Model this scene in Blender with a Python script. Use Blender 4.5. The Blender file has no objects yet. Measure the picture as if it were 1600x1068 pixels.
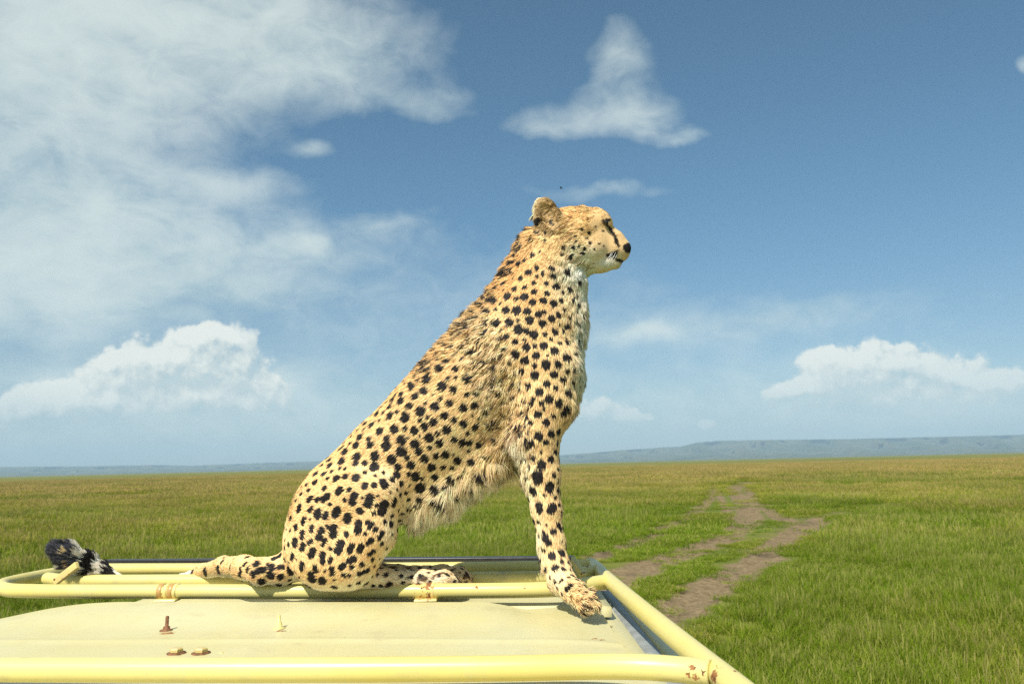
import bpy, math, random
import numpy as np
from mathutils import Vector, Matrix

random.seed(7)
rng = np.random.default_rng(11)
sc = bpy.context.scene
COL = sc.collection

# ------------------------------------------------------------------ camera
CAM_H = 2.35
F_PX = 1244.0                      # focal length in pixels of the 1600 px wide photograph
PITCH = math.radians(8.73)
ROLL = math.radians(1.36)
fwd = np.array([0, math.cos(PITCH), math.sin(PITCH)])
_r = np.array([1.0, 0, 0]); _u = np.array([0, -math.sin(PITCH), math.cos(PITCH)])
right = math.cos(ROLL) * _r - math.sin(ROLL) * _u
up = math.sin(ROLL) * _r + math.cos(ROLL) * _u
EYE = np.array([0, 0, CAM_H])
cam = bpy.data.cameras.new('camera'); cam_o = bpy.data.objects.new('camera', cam); COL.objects.link(cam_o)
cam.lens = 36.0 * F_PX / 1600.0; cam.sensor_width = 36.0
cam.clip_start = 0.02; cam.clip_end = 80000
cam.dof.use_dof = True; cam.dof.focus_distance = 1.76; cam.dof.aperture_fstop = 10.0
m = Matrix((list(right) + [0], list(up) + [0], list(-fwd) + [0], [0, 0, 0, 1])).transposed()
m.translation = Vector(EYE); cam_o.matrix_world = m
sc.camera = cam_o

# ------------------------------------------------------------------ world, sun, exposure
SUN_DIR = np.array([-0.34, -0.60, 0.80]); SUN_DIR /= np.linalg.norm(SUN_DIR)   # towards the sun
SUN_EL = math.asin(SUN_DIR[2]); SUN_AZ = math.atan2(SUN_DIR[0], SUN_DIR[1])    # azimuth from +Y towards +X
sun = bpy.data.lights.new('sun', 'SUN'); sun.energy = 5.0; sun.angle = math.radians(0.53); sun.color = (1.0, 0.95, 0.86)
sun_o = bpy.data.objects.new('sun', sun); COL.objects.link(sun_o)
sun_o.rotation_euler = Vector(SUN_DIR).to_track_quat('Z', 'Y').to_euler()
sc.view_settings.view_transform = 'Standard'; sc.view_settings.look = 'None'
sc.view_settings.exposure = 0.42; sc.view_settings.gamma = 1.0
sc.view_settings.use_curve_mapping = False
sc.cycles.use_denoising = False
sc.cycles.max_bounces = 6; sc.cycles.diffuse_bounces = 3; sc.cycles.glossy_bounces = 2
sc.cycles.transmission_bounces = 3; sc.cycles.volume_bounces = 0; sc.cycles.transparent_max_bounces = 8
try:
    sc.cycles_curves.shape = 'RIBBONS'; sc.cycles_curves.subdivisions = 2
except Exception:
    pass

# ---- pixel <-> world helpers (design time only: every point gets its own real distance)
def ray(px, py):
    return fwd + right * ((px - 800.0) / F_PX) + up * ((534.0 - py) / F_PX)
def at(px, py, Y):
    d = ray(px, py); return EYE + d * (Y / d[1])
def atz(px, py, z):
    d = ray(px, py); return EYE + d * ((z - CAM_H) / d[2])
def proj(P):
    q = np.asarray(P) - EYE
    w = q @ fwd
    return 800 + F_PX * (q @ right) / w, 534 - F_PX * (q @ up) / w
def azel(px, py):
    d = ray(px, py); d = d / np.linalg.norm(d)
    return math.atan2(d[0], d[1]), math.asin(d[2])

# ---- node helper
class NT:
    def __init__(s, tree):
        s.t = tree; s.n = tree.nodes; s.l = tree.links
    def new(s, typ, **kw):
        n = s.n.new(typ)
        for k, v in kw.items(): setattr(n, k, v)
        return n
    def put(s, sock, v):
        if hasattr(v, 'is_output') or isinstance(v, bpy.types.NodeSocket): s.l.new(v, sock)
        elif isinstance(v, bpy.types.Node): s.l.new(v.outputs[0], sock)
        elif v is not None: sock.default_value = v
    def math(s, op, a, b=None, c=None, clamp=False):
        n = s.new('ShaderNodeMath', operation=op); n.use_clamp = clamp
        for i, v in enumerate((a, b, c)):
            if v is not None: s.put(n.inputs[i], v)
        return n.outputs[0]
    def vmath(s, op, a, b=None, c=None, out=0):
        n = s.new('ShaderNodeVectorMath', operation=op)
        for i, v in enumerate((a, b, c)):
            if v is not None: s.put(n.inputs[i], v)
        return n.outputs[out]
    def mix(s, fac, a, b, blend='MIX'):
        n = s.new('ShaderNodeMix', data_type='RGBA'); n.blend_type = blend
        s.put(n.inputs[0], fac); s.put(n.inputs[6], a); s.put(n.inputs[7], b)
        return n.outputs[2]
    def noise(s, vec, scale, detail=3, rough=0.5, dist=0.0, dim='3D'):
        n = s.new('ShaderNodeTexNoise'); n.noise_dimensions = dim
        if vec is not None: s.put(n.inputs['Vector'], vec)
        n.inputs['Scale'].default_value = scale; n.inputs['Detail'].default_value = detail
        n.inputs['Roughness'].default_value = rough; n.inputs['Distortion'].default_value = dist
        return n
    def ramp(s, v, lo, hi, smooth=True):
        n = s.new('ShaderNodeMapRange'); n.interpolation_type = 'SMOOTHSTEP' if smooth else 'LINEAR'
        s.put(n.inputs[0], v); s.put(n.inputs[1], lo); s.put(n.inputs[2], hi)
        return n.outputs[0]
def C(r, g, b): return (r, g, b, 1.0)
def new_mat(name):
    mt = bpy.data.materials.new(name); mt.use_nodes = True
    nt = NT(mt.node_tree); b = nt.n.get('Principled BSDF'); o = nt.n.get('Material Output')
    return mt, nt, b, o

# ------------------------------------------------------------------ sky with clouds
world = bpy.data.worlds.new('World'); sc.world = world; world.use_nodes = True
W = NT(world.node_tree); W.n.clear()
bg = W.new('ShaderNodeBackground'); wo = W.new('ShaderNodeOutputWorld'); W.l.new(bg.outputs[0], wo.inputs[0])
SKY_STRENGTH = 0.10
bg.inputs['Strength'].default_value = SKY_STRENGTH * 0.93
sky = W.new('ShaderNodeTexSky', sky_type='NISHITA'); sky.sun_disc = False
sky.sun_elevation = SUN_EL; sky.sun_rotation = SUN_AZ
sky.altitude = 1500; sky.air_density = 1.0; sky.dust_density = 1.2; sky.ozone_density = 1.6
tc = W.new('ShaderNodeTexCoord'); D = W.vmath('NORMALIZE', tc.outputs['Generated'])
sep = W.new('ShaderNodeSeparateXYZ'); W.l.new(D, sep.inputs[0])
az = W.math('ARCTAN2', sep.outputs[0], sep.outputs[1]); el = W.math('ARCSINE', sep.outputs[2])
cmb = W.new('ShaderNodeCombineXYZ'); W.put(cmb.inputs[0], az); W.put(cmb.inputs[1], el); AE = cmb.outputs[0]
PX = 1.0 / F_PX
def blob_field(vec, blobs):
    acc = None
    for (u, v, ru, rv, s) in blobs:
        a0, e0 = azel(u, v)
        sx, sy = 1 / (ru * PX), 1 / (rv * PX)
        q = W.vmath('MULTIPLY_ADD', vec, (sx, sy, 0), (-a0 * sx, -e0 * sy, 0))
        g = W.vmath('DOT_PRODUCT', q, q, out=1)
        e = W.math('MULTIPLY', W.math('EXPONENT', W.math('MULTIPLY', g, -0.8)), s)
        acc = e if acc is None else W.math('MAXIMUM', acc, e) if False else (e if acc is None else W.math('ADD', acc, e))
    return acc
# thin and layered cloud
wn = W.noise(AE, 7.0, 4, 0.55)
warp = W.vmath('MULTIPLY_ADD', W.vmath('SUBTRACT', wn.outputs['Color'], (0.5, 0.5, 0.5)), (0.13, 0.07, 0), AE)
thin = [(320, 25, 250, 72, 1.4), (80, 95, 170, 110, 1.15), (505, 78, 80, 40, .85), (40, 260, 110, 120, .7), (60, 370, 150, 60, .75), (40, 450, 130, 60, .85), (200, 140, 110, 40, .5),
        (330, 278, 90, 20, .75), (255, 335, 150, 28, .7), (420, 392, 110, 24, .95), (180, 440, 170, 40, .75), (350, 440, 110, 26, .75), (400, 470, 36, 18, .4), (140, 385, 150, 26, .7), (220, 300, 90, 26, .45),
        (980, 88, 58, 50, .66), (965, 165, 85, 26, .54), (1020, 178, 55, 20, .45), (640, 150, 75, 18, .5), (860, 185, 70, 18, .5),
        (1078, 206, 34, 11, .65), (485, 228, 40, 12, .65), (595, 345, 50, 20, .5), (950, 292, 100, 12, .5), (1190, 500, 150, 20, .5),
        (142, 319, 22, 14, 1.2), (560, 500, 520, 150, .34), (1250, 560, 400, 90, .22), (484, 377, 20, 13, 1.6), (270, 606, 160, 30, 1.2), (1400, 615, 170, 24, .8), (1002, 524, 30, 8, .8), (92, 597, 12, 5, .8), (1600, 92, 14, 12, .8), (1000, 530, 50, 11, .6), (200, 685, 420, 34, .45), (1250, 655, 420, 34, .42), (700, 640, 500, 36, .22)]
fa = blob_field(warp, thin)
n1 = W.noise(W.vmath('MULTIPLY', AE, (1, 1.7, 1)), 17.0, 7, 0.62, 0.5)
n2 = W.noise(W.vmath('MULTIPLY', AE, (1, 2.2, 1)), 3.2, 5, 0.55, 0.2)
# the rest of the sky, outside the view: broken cloud, thickened to whiten the fill light
out_f = W.math('ADD', W.ramp(W.math('ABSOLUTE', az), 0.72, 1.1), W.ramp(el, 0.62, 0.9), clamp=True)
gen = W.math('MULTIPLY', out_f, W.ramp(W.noise(D, 2.3, 5, 0.55).outputs[0], 0.38, 0.62))
fa = W.math('ADD', fa, W.math('MULTIPLY', gen, 0.8))
na = W.math('MULTIPLY_ADD', W.math('SUBTRACT', n1.outputs[0], 0.5), 1.7, 1.0)
na = W.math('MULTIPLY_ADD', W.math('SUBTRACT', n2.outputs[0], 0.5), 1.1, na)
xt = W.math('MAXIMUM', W.math('SUBTRACT', W.math('MULTIPLY', fa, na), 0.17), 0.0)
A_thin = W.math('MULTIPLY', W.math('SUBTRACT', 1.0, W.math('EXPONENT', W.math('MULTIPLY', xt, -1.5))), .90)
# heaped cloud: billows from cellular noise on a few mounds
wc = W.noise(AE, 20.0, 3, 0.55)
warpc = W.vmath('MULTIPLY_ADD', W.vmath('SUBTRACT', wc.outputs['Color'], (0.5, 0.5, 0.5)), (0.040, 0.030, 0), AE)
heaps = [(285, 566, 90, 34, 1.0), (328, 532, 40, 24, .9), (190, 580, 38, 22, .8), (368, 556, 30, 30, .8),
         (50, 632, 46, 26, .85), (165, 634, 80, 28, .8), (300, 630, 100, 30, .85), (398, 624, 44, 30, .9), 
         (1288, 578, 36, 30, .85), (1372, 572, 46, 36, .95), (1450, 592, 70, 30, .8), (1555, 612, 60, 24, .75), (1228, 608, 28, 15, .65),
         (1400, 620, 170, 26, .6), (930, 640, 46, 22, .7), (990, 656, 36, 12, .6), (1106, 664, 16, 7, .8)]
def billow(vec):
    v = W.new('ShaderNodeTexVoronoi'); v.feature = 'SMOOTH_F1'; v.voronoi_dimensions = '2D'
    W.put(v.inputs['Vector'], vec); v.inputs['Scale'].default_value = 42.0; v.inputs['Detail'].default_value = 3.0; v.inputs['Roughness'].default_value = 0.58
    v.inputs['Lacunarity'].default_value = 2.1; v.inputs['Smoothness'].default_value = 0.5; v.normalize = True
    return W.math('SUBTRACT', 1.0, v.outputs['Distance'])
bw = W.vmath('MULTIPLY_ADD', W.vmath('SUBTRACT', wc.outputs['Color'], (0.5, 0.5, 0.5)), (0.012, 0.012, 0), AE)
def heap_height(off):
    f = blob_field(W.vmath('ADD', warpc, off) if off else warpc, heaps)
    bl_ = billow(W.vmath('ADD', bw, off) if off else bw)
    return f, W.math('MULTIPLY_ADD', W.math('SUBTRACT', bl_, 0.62), 0.95, W.math('MINIMUM', f, 1.15))
hc, hcn = heap_height(None)
_, hcs = heap_height((-0.006, 0.011, 0))
A_heap = W.math('MULTIPLY', W.math('MULTIPLY', W.ramp(hcn, 0.36, 0.62), W.ramp(hc, 0.12, 0.42)), W.math('MULTIPLY_ADD', W.ramp(el, 0.035, 0.12), .55, .45))
rel = W.math('SUBTRACT', hcn, hcs)
lit = W.math('MULTIPLY_ADD', rel, 1.7, 0.50, clamp=True)
A_heap = W.math('MULTIPLY', A_heap, W.math('MULTIPLY_ADD', W.ramp(rel, -.30, .0), .75, .25))
skyc = W.mix(1.0, sky.outputs[0], W.mix(W.ramp(el, 0.0, .36), C(.86, .93, .90), C(.56, 1.0, 1.15)), 'MULTIPLY')
hsv = W.new('ShaderNodeHueSaturation'); W.put(hsv.inputs['Color'], skyc); hsv.inputs['Saturation'].default_value = 0.90; hsv.inputs['Value'].default_value = 0.78
hsv.inputs['Hue'].default_value = 0.492
K = 1.0 / SKY_STRENGTH
thin_c = W.mix(W.ramp(W.math('MULTIPLY_ADD', n1.outputs[0], .3, W.math('MULTIPLY', n2.outputs[0], .7)), 0.34, 0.62), C(.44 * K, .55 * K, .555 * K), C(.66 * K, .735 * K, .695 * K))
thin_c = W.mix(W.math('MULTIPLY', W.ramp(A_thin, .60, .9), .4), thin_c, C(.60 * K, .67 * K, .63 * K))
heap_c = W.mix(lit, C(.34 * K, .45 * K, .48 * K), C(.80 * K, .81 * K, .73 * K))
c1 = W.mix(W.math('MULTIPLY', A_thin, 0.92), hsv.outputs[0], thin_c)
c2 = W.mix(W.math('MULTIPLY', A_heap, 0.86), c1, heap_c)
W.l.new(c2, bg.inputs['Color'])
try:
    world.cycles.sampling_method = 'MANUAL'; world.cycles.sample_map_resolution = 512
except Exception:
    pass

# ------------------------------------------------------------------ generic builders
def mesh_obj(name, verts, faces, mat, parent=None, smooth=True):
    me = bpy.data.meshes.new(name)
    me.from_pydata([tuple(map(float, v)) for v in verts], [], [tuple(int(i) for i in f) for f in faces])
    if smooth:
        me.polygons.foreach_set('use_smooth', [True] * len(me.polygons))
    me.update()
    o = bpy.data.objects.new(name, me); COL.objects.link(o)
    if mat: me.materials.append(mat)
    if parent:
        o.parent = parent; o.matrix_parent_inverse = parent.matrix_world.inverted()
    return o
def fast_mesh(name, V, Fq, mat=None, link=True, smooth=True):
    V = np.asarray(V, np.float32); Fq = np.asarray(Fq, np.int32); k = Fq.shape[1]
    me = bpy.data.meshes.new(name)
    me.vertices.add(len(V)); me.vertices.foreach_set('co', V.ravel())
    me.loops.add(Fq.size); me.loops.foreach_set('vertex_index', Fq.ravel())
    me.polygons.add(len(Fq)); me.polygons.foreach_set('loop_start', np.arange(0, Fq.size, k, dtype=np.int32))
    me.polygons.foreach_set('use_smooth', np.full(len(Fq), smooth))
    me.update(calc_edges=True); me.validate()
    o = bpy.data.objects.new(name, me)
    if link: COL.objects.link(o)
    if mat: me.materials.append(mat)
    return o
def attr(me, name, typ, dom, data):
    a = me.attributes.new(name, typ, dom)
    key = {'FLOAT': 'value', 'INT': 'value', 'FLOAT_VECTOR': 'vector', 'FLOAT_COLOR': 'color'}[typ]
    a.data.foreach_set(key, np.ascontiguousarray(data).ravel())
def empty(name, loc):
    o = bpy.data.objects.new(name, None); COL.objects.link(o); o.location = loc; o.empty_display_size = 0.1
    bpy.context.view_layer.update(); return o
def tag(o, label=None, cat=None, group=None, kind=None):
    if label: o['label'] = label
    if cat: o['category'] = cat
    if group: o['group'] = group
    if kind: o['kind'] = kind
    return o

# coherent value noise in numpy
def _hash(ix, iy, iz, s):
    h = (ix.astype(np.int64) * 374761393 + iy.astype(np.int64) * 668265263 + iz.astype(np.int64) * 2147483647 + s * 974634777) & 0xffffffff
    h = ((h ^ (h >> 13)) * 1274126177) & 0xffffffff
    h = h ^ (h >> 16)
    return (h & 0xffffff) / float(0xffffff)
def vnoise(P, scale, seed=0):
    q = np.asarray(P) * scale; i = np.floor(q).astype(np.int64); f = q - i; f = f * f * (3 - 2 * f)
    out = 0
    for dx in (0, 1):
        for dy in (0, 1):
            for dz in (0, 1):
                w = (f[:, 0] if dx else 1 - f[:, 0]) * (f[:, 1] if dy else 1 - f[:, 1]) * (f[:, 2] if dz else 1 - f[:, 2])
                out = out + w * _hash(i[:, 0] + dx, i[:, 1] + dy, i[:, 2] + dz, seed)
    return out
def vnoise3(P, scale, seed=0):
    return np.stack([vnoise(P, scale, seed + k) for k in range(3)], 1) * 2 - 1
def fbm2(x, y, scale, seed=0, octv=4):
    P = np.stack([x, y, np.zeros_like(x) + 0.37], 1); s = 0; a = 1; t = 0
    for k in range(octv):
        s = s + a * vnoise(P, scale * 2 ** k, seed + 17 * k); t += a; a *= 0.5
    return s / t

# ------------------------------------------------------------------ tracks on the plain (ground points)
def gpts(pl): return np.array([atz(x, y, 0.0)[:2] for x, y in pl])
TRACKS = [  # polyline on the ground, half width in metres, strength
    (gpts([(860, 905), (925, 872), (985, 850), (1040, 826), (1078, 806), (1100, 788), (1112, 770), (1112, 757)]), 0.42, 1.0),
    (gpts([(900, 940), (965, 900), (1040, 873), (1100, 852), (1150, 828), (1172, 806), (1164, 786), (1150, 772), (1142, 757)]), 0.58, 1.0),
    (gpts([(1150, 828), (1136, 800), (1128, 780), (1118, 762)]), 0.30, 0.7),
    (gpts([(1015, 985), (1050, 955), (1085, 930), (1130, 905), (1180, 880), (1215, 850), (1245, 828), (1290, 808)]), 0.50, 1.0),
    (gpts([(1240, 815), (1215, 806), (1190, 788), (1172, 768), (1160, 755)]), 0.42, 0.75),
    (gpts([(1180, 860), (1240, 815), (1320, 795), (1420, 785)]), 0.7, 0.28),
    (gpts([(1110, 752), (1250, 756), (1400, 757), (1500, 754), (1700, 748)]), 2.2, 0.6),
]
def seg_dist(x, y, pl):
    d = np.full(x.shape, 1e9)
    for a, b in zip(pl[:-1], pl[1:]):
        ab = b - a; t = np.clip(((x - a[0]) * ab[0] + (y - a[1]) * ab[1]) / (ab @ ab + 1e-9), 0, 1)
        d = np.minimum(d, np.hypot(x - a[0] - t * ab[0], y - a[1] - t * ab[1]))
    return d
def dirt_mask(x, y):
    n = fbm2(x, y, 1.7, 5, 3); n2 = fbm2(x, y, 0.45, 9, 2); mk = np.zeros_like(x); rut = np.zeros_like(x)
    for pl, hw, s in TRACKS:
        d = seg_dist(x, y, pl) / hw + (n - 0.5) * 1.15 + (n2 - .5) * .6
        k = np.clip(1.35 - d, 0, 1); mk = np.maximum(mk, k * s)
        rut = np.maximum(rut, np.clip(1.0 - d, 0, 1) * s)
    return mk, rut
def trample(x, y):
    t = np.zeros_like(x)
    for pl, hw, s in TRACKS[:6]:
        t = np.maximum(t, np.clip(1.0 - (seg_dist(x, y, pl) - hw) / 1.1, 0, 1))
    return t

# ------------------------------------------------------------------ ground
ang = np.concatenate([np.radians(np.linspace(-44, 44, 380)), np.radians(np.linspace(44, 316, 90))[1:-1]])
rad = np.concatenate([np.linspace(0.5, 6, 10)[:-1], np.geomspace(6, 60, 380)[:-1], np.geomspace(60, 18000, 70)])
na_, nr_ = len(ang), len(rad)
RR, AA = np.meshgrid(rad, ang, indexing='ij')
gx = (RR * np.sin(AA)).ravel(); gy = (RR * np.cos(AA)).ravel()
mk, rut = dirt_mask(gx, gy)
near = np.clip(1 - (np.hypot(gx, gy) - 60) / 60, 0, 1)
gz = -0.09 * rut * near + 0.05 * (fbm2(gx, gy, 0.22, 3, 3) - .5) * near + 0.05 * (fbm2(gx, gy, 2.1, 8, 2) - .5) * near * np.clip(mk * 2, 0.2, 1) - 0.02
GV = np.stack([gx, gy, gz], 1); GV = np.vstack([[[0, 0, 0]], GV])
ii, jj = np.meshgrid(np.arange(nr_ - 1), np.arange(na_), indexing='ij'); j2 = (jj + 1) % na_
GF = np.stack([1 + ii * na_ + jj, 1 + ii * na_ + j2, 1 + (ii + 1) * na_ + j2, 1 + (ii + 1) * na_ + jj], -1).reshape(-1, 4)
gm, nt, b, o = new_mat('savanna_soil')
geo = nt.new('ShaderNodeNewGeometry'); P = geo.outputs['Position']
at_d = nt.new('ShaderNodeAttribute', attribute_name='dirt')
n_a = nt.noise(P, 0.9, 6, 0.6); n_b = nt.noise(P, 0.045, 4, 0.55); n_c = nt.noise(P, 9.0, 5, 0.65); n_d = nt.noise(P, 0.006, 4, 0.6)
green = nt.mix(nt.ramp(n_a.outputs[0], .35, .65), C(.07, .11, .013), C(.14, .158, .026))
dry = nt.mix(nt.ramp(n_a.outputs[0], .3, .7), C(.15, .155, .03), C(.22, .195, .055))
dist = nt.vmath('LENGTH', P, out=1)
farf = nt.ramp(dist, 40, 260)
fac = nt.math('ADD', nt.math('MULTIPLY', nt.ramp(n_b.outputs[0], .38, .66), .55), nt.math('MULTIPLY', farf, .5), clamp=True)
grassc = nt.mix(fac, green, dry)
grassc = nt.mix(nt.math('MULTIPLY', nt.ramp(n_d.outputs[0], .4, .65), .35), grassc, C(.10, .115, .03))
soil = nt.mix(nt.ramp(n_c.outputs[0], .3, .7), C(.135, .097, .050), C(.27, .20, .112))
soil = nt.mix(nt.ramp(n_a.outputs[0], .5, .75), soil, C(.10, .078, .05))
col = nt.mix(nt.ramp(at_d.outputs['Fac'], .12, .55), grassc, soil)
nt.put(b.inputs['Base Color'], col); b.inputs['Roughness'].default_value = 0.95; b.inputs['Specular IOR Level'].default_value = 0.1
bp = nt.new('ShaderNodeBump'); bp.inputs['Strength'].default_value = 0.6; bp.inputs['Distance'].default_value = 0.05
nt.put(bp.inputs['Height'], n_c.outputs[0]); nt.put(b.inputs['Normal'], bp.outputs[0])
ground = fast_mesh('ground', GV, GF, gm)
attr(ground.data, 'dirt', 'FLOAT', 'POINT', np.concatenate([[0], mk]).astype(np.float32))
tag(ground, kind='structure')

# ------------------------------------------------------------------ far escarpment
hill_m, nt, b, o = new_mat('escarpment')
geo = nt.new('ShaderNodeNewGeometry')
hn = nt.noise(geo.outputs['Position'], 0.0016, 6, 0.62); hn2 = nt.noise(geo.outputs['Position'], 0.012, 4, 0.6)
hcol = nt.mix(nt.ramp(hn.outputs[0], .35, .65), C(.05, .07, .028), C(.13, .125, .06))
hcol = nt.mix(nt.ramp(hn2.outputs[0], .45, .7), hcol, C(.035, .05, .022))
nt.put(b.inputs['Base Color'], hcol); b.inputs['Roughness'].default_value = 1.0; b.inputs['Specular IOR Level'].default_value = 0.0
ridge = [(-900, 722), (-400, 727), (0, 729), (130, 728), (241, 726), (302, 727), (388, 723.5), (496, 720), (600, 717.5), (720, 716), (840, 712.5), (900, 709),
         (974, 702.5), (1036, 698.5), (1066, 697), (1088, 691), (1127, 688), (1184, 687), (1337, 685), (1470, 682), (1600, 678.5), (2000, 672), (2600, 664)]
ru = np.array([p[0] for p in ridge], float); rv = np.array([p[1] for p in ridge], float)
us = np.linspace(-900, 2600, 420)
HV = []; rows = [(0.62, 0.0), (0.70, .10), (0.78, .22), (0.85, .38), (0.91, .58), (0.96, .84), (0.985, .97), (1.0, 1.0), (1.03, 1.005), (1.12, .98)]
for k, u in enumerate(us):
    v = np.interp(u, ru, rv); a, e = azel(u, v)
    R = 13500.0 + 900 * math.sin(u * 0.004); top = CAM_H + R * math.tan(e)
    for j, (fr, fz) in enumerate(rows):
        g = 0.03 * math.sin(u * .11 + j) + .03 * math.sin(u * .043 + 2 * j) + random.uniform(-.012, .012)
        rr = R * (fr + (g if 0 < j < 6 else 0)); z = top * fz * (1 + (random.uniform(-.012, .012) if j > 5 else 0))
        HV.append((rr * math.sin(a), rr * math.cos(a), z - 0.5))
nk = len(rows)
HF = [(k * nk + j, (k + 1) * nk + j, (k + 1) * nk + j + 1, k * nk + j + 1) for k in range(len(us) - 1) for j in range(nk - 1)]
hills = mesh_obj('hills', HV, HF, hill_m); tag(hills, kind='structure')

# ------------------------------------------------------------------ haze
hm = bpy.data.materials.new('haze'); hm.use_nodes = True
nt = NT(hm.node_tree); nt.n.clear(); o = nt.new('ShaderNodeOutputMaterial')
pv = nt.new('ShaderNodeVolumePrincipled'); pv.inputs['Color'].default_value = C(.58, .82, 1.0)
pv.inputs['Density'].default_value = 8.5e-5; pv.inputs['Anisotropy'].default_value = 0.0
pv.inputs['Density Attribute'].default_value = ''
nt.l.new(pv.outputs[0], o.inputs['Volume'])
S = 19000.0; z0, z1 = -1.3, 560.0
haze = mesh_obj('haze', [(-S, -S, z0), (S, -S, z0), (S, S, z0), (-S, S, z0), (-S, -S, z1), (S, -S, z1), (S, S, z1), (-S, S, z1)],
                [(0, 3, 2, 1), (4, 5, 6, 7), (0, 1, 5, 4), (1, 2, 6, 5), (2, 3, 7, 6), (3, 0, 4, 7)], hm, smooth=False)
tag(haze, kind='stuff')


# ------------------------------------------------------------------ safari vehicle
ZT = CAM_H - 0.272            # height of the tube axes of the roof frame
TR = 0.0165
def paint_material(name, base, deep, rust_pts=(), speck=0.62, rough=0.34):
    mt, nt, b, o = new_mat(name)
    geo = nt.new('ShaderNodeNewGeometry'); P = geo.outputs['Position']
    n1 = nt.noise(P, 3.0, 5, 0.6); n2 = nt.noise(nt.vmath('MULTIPLY', P, (6, 40, 40)), 1.0, 4, 0.6); n3 = nt.noise(P, 55.0, 4, 0.62); n4 = nt.noise(P, 14.0, 5, 0.65)
    c = nt.mix(nt.ramp(n1.outputs[0], .35, .7), base, deep)
    c = nt.mix(nt.math('MULTIPLY', nt.ramp(n2.outputs[0], .55, .8), .35), c, C(.55, .46, .22))
    c = nt.mix(nt.math('MULTIPLY', nt.ramp(n4.outputs[0], .54, .76), .5), c, C(.42, .36, .2))
    n5 = nt.noise(nt.vmath('MULTIPLY', P, (25, 4, 9)), 1.0, 6, 0.68); c = nt.mix(nt.math('MULTIPLY', nt.ramp(n5.outputs[0], .50, .72), .30), c, C(.50, .45, .27))
    n6 = nt.noise(P, 210.0, 3, 0.6); c = nt.mix(nt.math('MULTIPLY', nt.ramp(n6.outputs[0], .66, .74), .35), c, C(.30, .24, .12))
    # sparse rust specks plus rust at worn places
    sp = nt.math('MULTIPLY', nt.ramp(n3.outputs[0], speck + .10, speck + .14), nt.ramp(n1.outputs[0], .46, .54))
    mask = sp
    for (p, rd) in rust_pts:
        d = nt.vmath('DISTANCE', P, tuple(float(x) for x in p), out=1)
        k = nt.math('SUBTRACT', 1.0, nt.math('DIVIDE', d, rd))
        k = nt.math('MULTIPLY_ADD', nt.math('SUBTRACT', nt.noise(P, 130.0, 4, 0.65).outputs[0], .5), 3.6, k)
        edge = nt.math('SUBTRACT', 1.25, nt.math('DIVIDE', d, rd), clamp=True)
        mask = nt.math('MAXIMUM', mask, nt.math('MULTIPLY', nt.ramp(k, .38, .55), nt.ramp(edge, 0.0, .3)))
    rustc = nt.mix(nt.ramp(n3.outputs[0], .4, .6), C(.13, .045, .018), C(.34, .15, .05))
    c = nt.mix(mask, c, rustc)
    nt.put(b.inputs['Base Color'], c)
    nt.put(b.inputs['Roughness'], nt.math('MULTIPLY_ADD', mask, .4, nt.math('MULTIPLY_ADD', n4.outputs[0], .25, rough - .12)))
    b.inputs['Specular IOR Level'].default_value = 0.4
    bp = nt.new('ShaderNodeBump'); bp.inputs['Strength'].default_value = 0.25; bp.inputs['Distance'].default_value = 0.002
    nt.put(bp.inputs['Height'], nt.math('MULTIPLY_ADD', mask, -.8, nt.math('MULTIPLY', n4.outputs[0], .5))); nt.put(b.inputs['Normal'], bp.outputs[0])
    return mt
def simple(name, col, rough=0.6, metal=0.0, var=0.3, scale=20.0):
    mt, nt, b, o = new_mat(name); geo = nt.new('ShaderNodeNewGeometry'); n = nt.noise(geo.outputs['Position'], scale, 4, .6)
    nt.put(b.inputs['Base Color'], nt.mix(nt.ramp(n.outputs[0], .3, .7), C(*[x * (1 - var) for x in col]), C(*[min(1, x * (1 + var)) for x in col])))
    b.inputs['Roughness'].default_value = rough; b.inputs['Metallic'].default_value = metal; return mt
Y1, Y2 = C(.67, .585, .215), C(.64, .54, .17)
def tz(px, py): return atz(px, py, ZT)
rust_near = [(atz(1082, 1050, ZT + .005), .022), (atz(1116, 1055, ZT + .005), .016), (atz(1128, 1062, ZT), .012), (atz(1147, 1056, ZT + .01), .01), (atz(605, 1058, ZT), .005), (atz(385, 1052, ZT + .005), .004)]
M_near = paint_material('yellow_paint_rusty', Y1, Y2, rust_near)
rust_A = [(atz(265, 923, ZT), .03), (atz(142, 918, ZT + .012), .005), (atz(665, 922, ZT), .028), (atz(705, 916, ZT + .012), .006), (atz(745, 915, ZT + .012), .006), (atz(820, 914, ZT + .012), .007), (atz(805, 915, ZT + .012), .004)]
M_tube = paint_material('yellow_paint_tube', Y1, Y2, rust_A)
rust_B = [(atz(240, 886, ZT + .01), .012), (atz(732, 896, ZT + .01), .012), (atz(778, 886, ZT + .01), .01), (atz(912, 893, ZT + .01), .012), (atz(918, 888, ZT + .01), .012)]
M_tube2 = paint_material('yellow_paint_far_tube', Y1, Y2, rust_B)
M_panel = paint_material('yellow_paint_panel', C(.575, .535, .30), C(.56, .50, .235), [(atz(935, 992, CAM_H - .30), .016), (atz(262, 988, CAM_H - .30), .018), (atz(437, 986, CAM_H - .30), .014), (atz(278, 1020, CAM_H - .30), .016), (atz(316, 1020, CAM_H - .30), .016)], speck=.7, rough=.42)
M_rust = simple('rusty_steel', (.20, .09, .04), .8, .2, .5, 220)
M_rusty = paint_material('yellow_paint_flaking', C(.50, .30, .10), C(.36, .18, .06), (), speck=.30)
M_bolt = paint_material('bolt_paint', C(.62, .52, .23), C(.55, .42, .16), (), speck=.55)
M_yel = paint_material('yellow_paint_fitting', Y1, C(.70, .52, .2), (), speck=.5)
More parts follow.
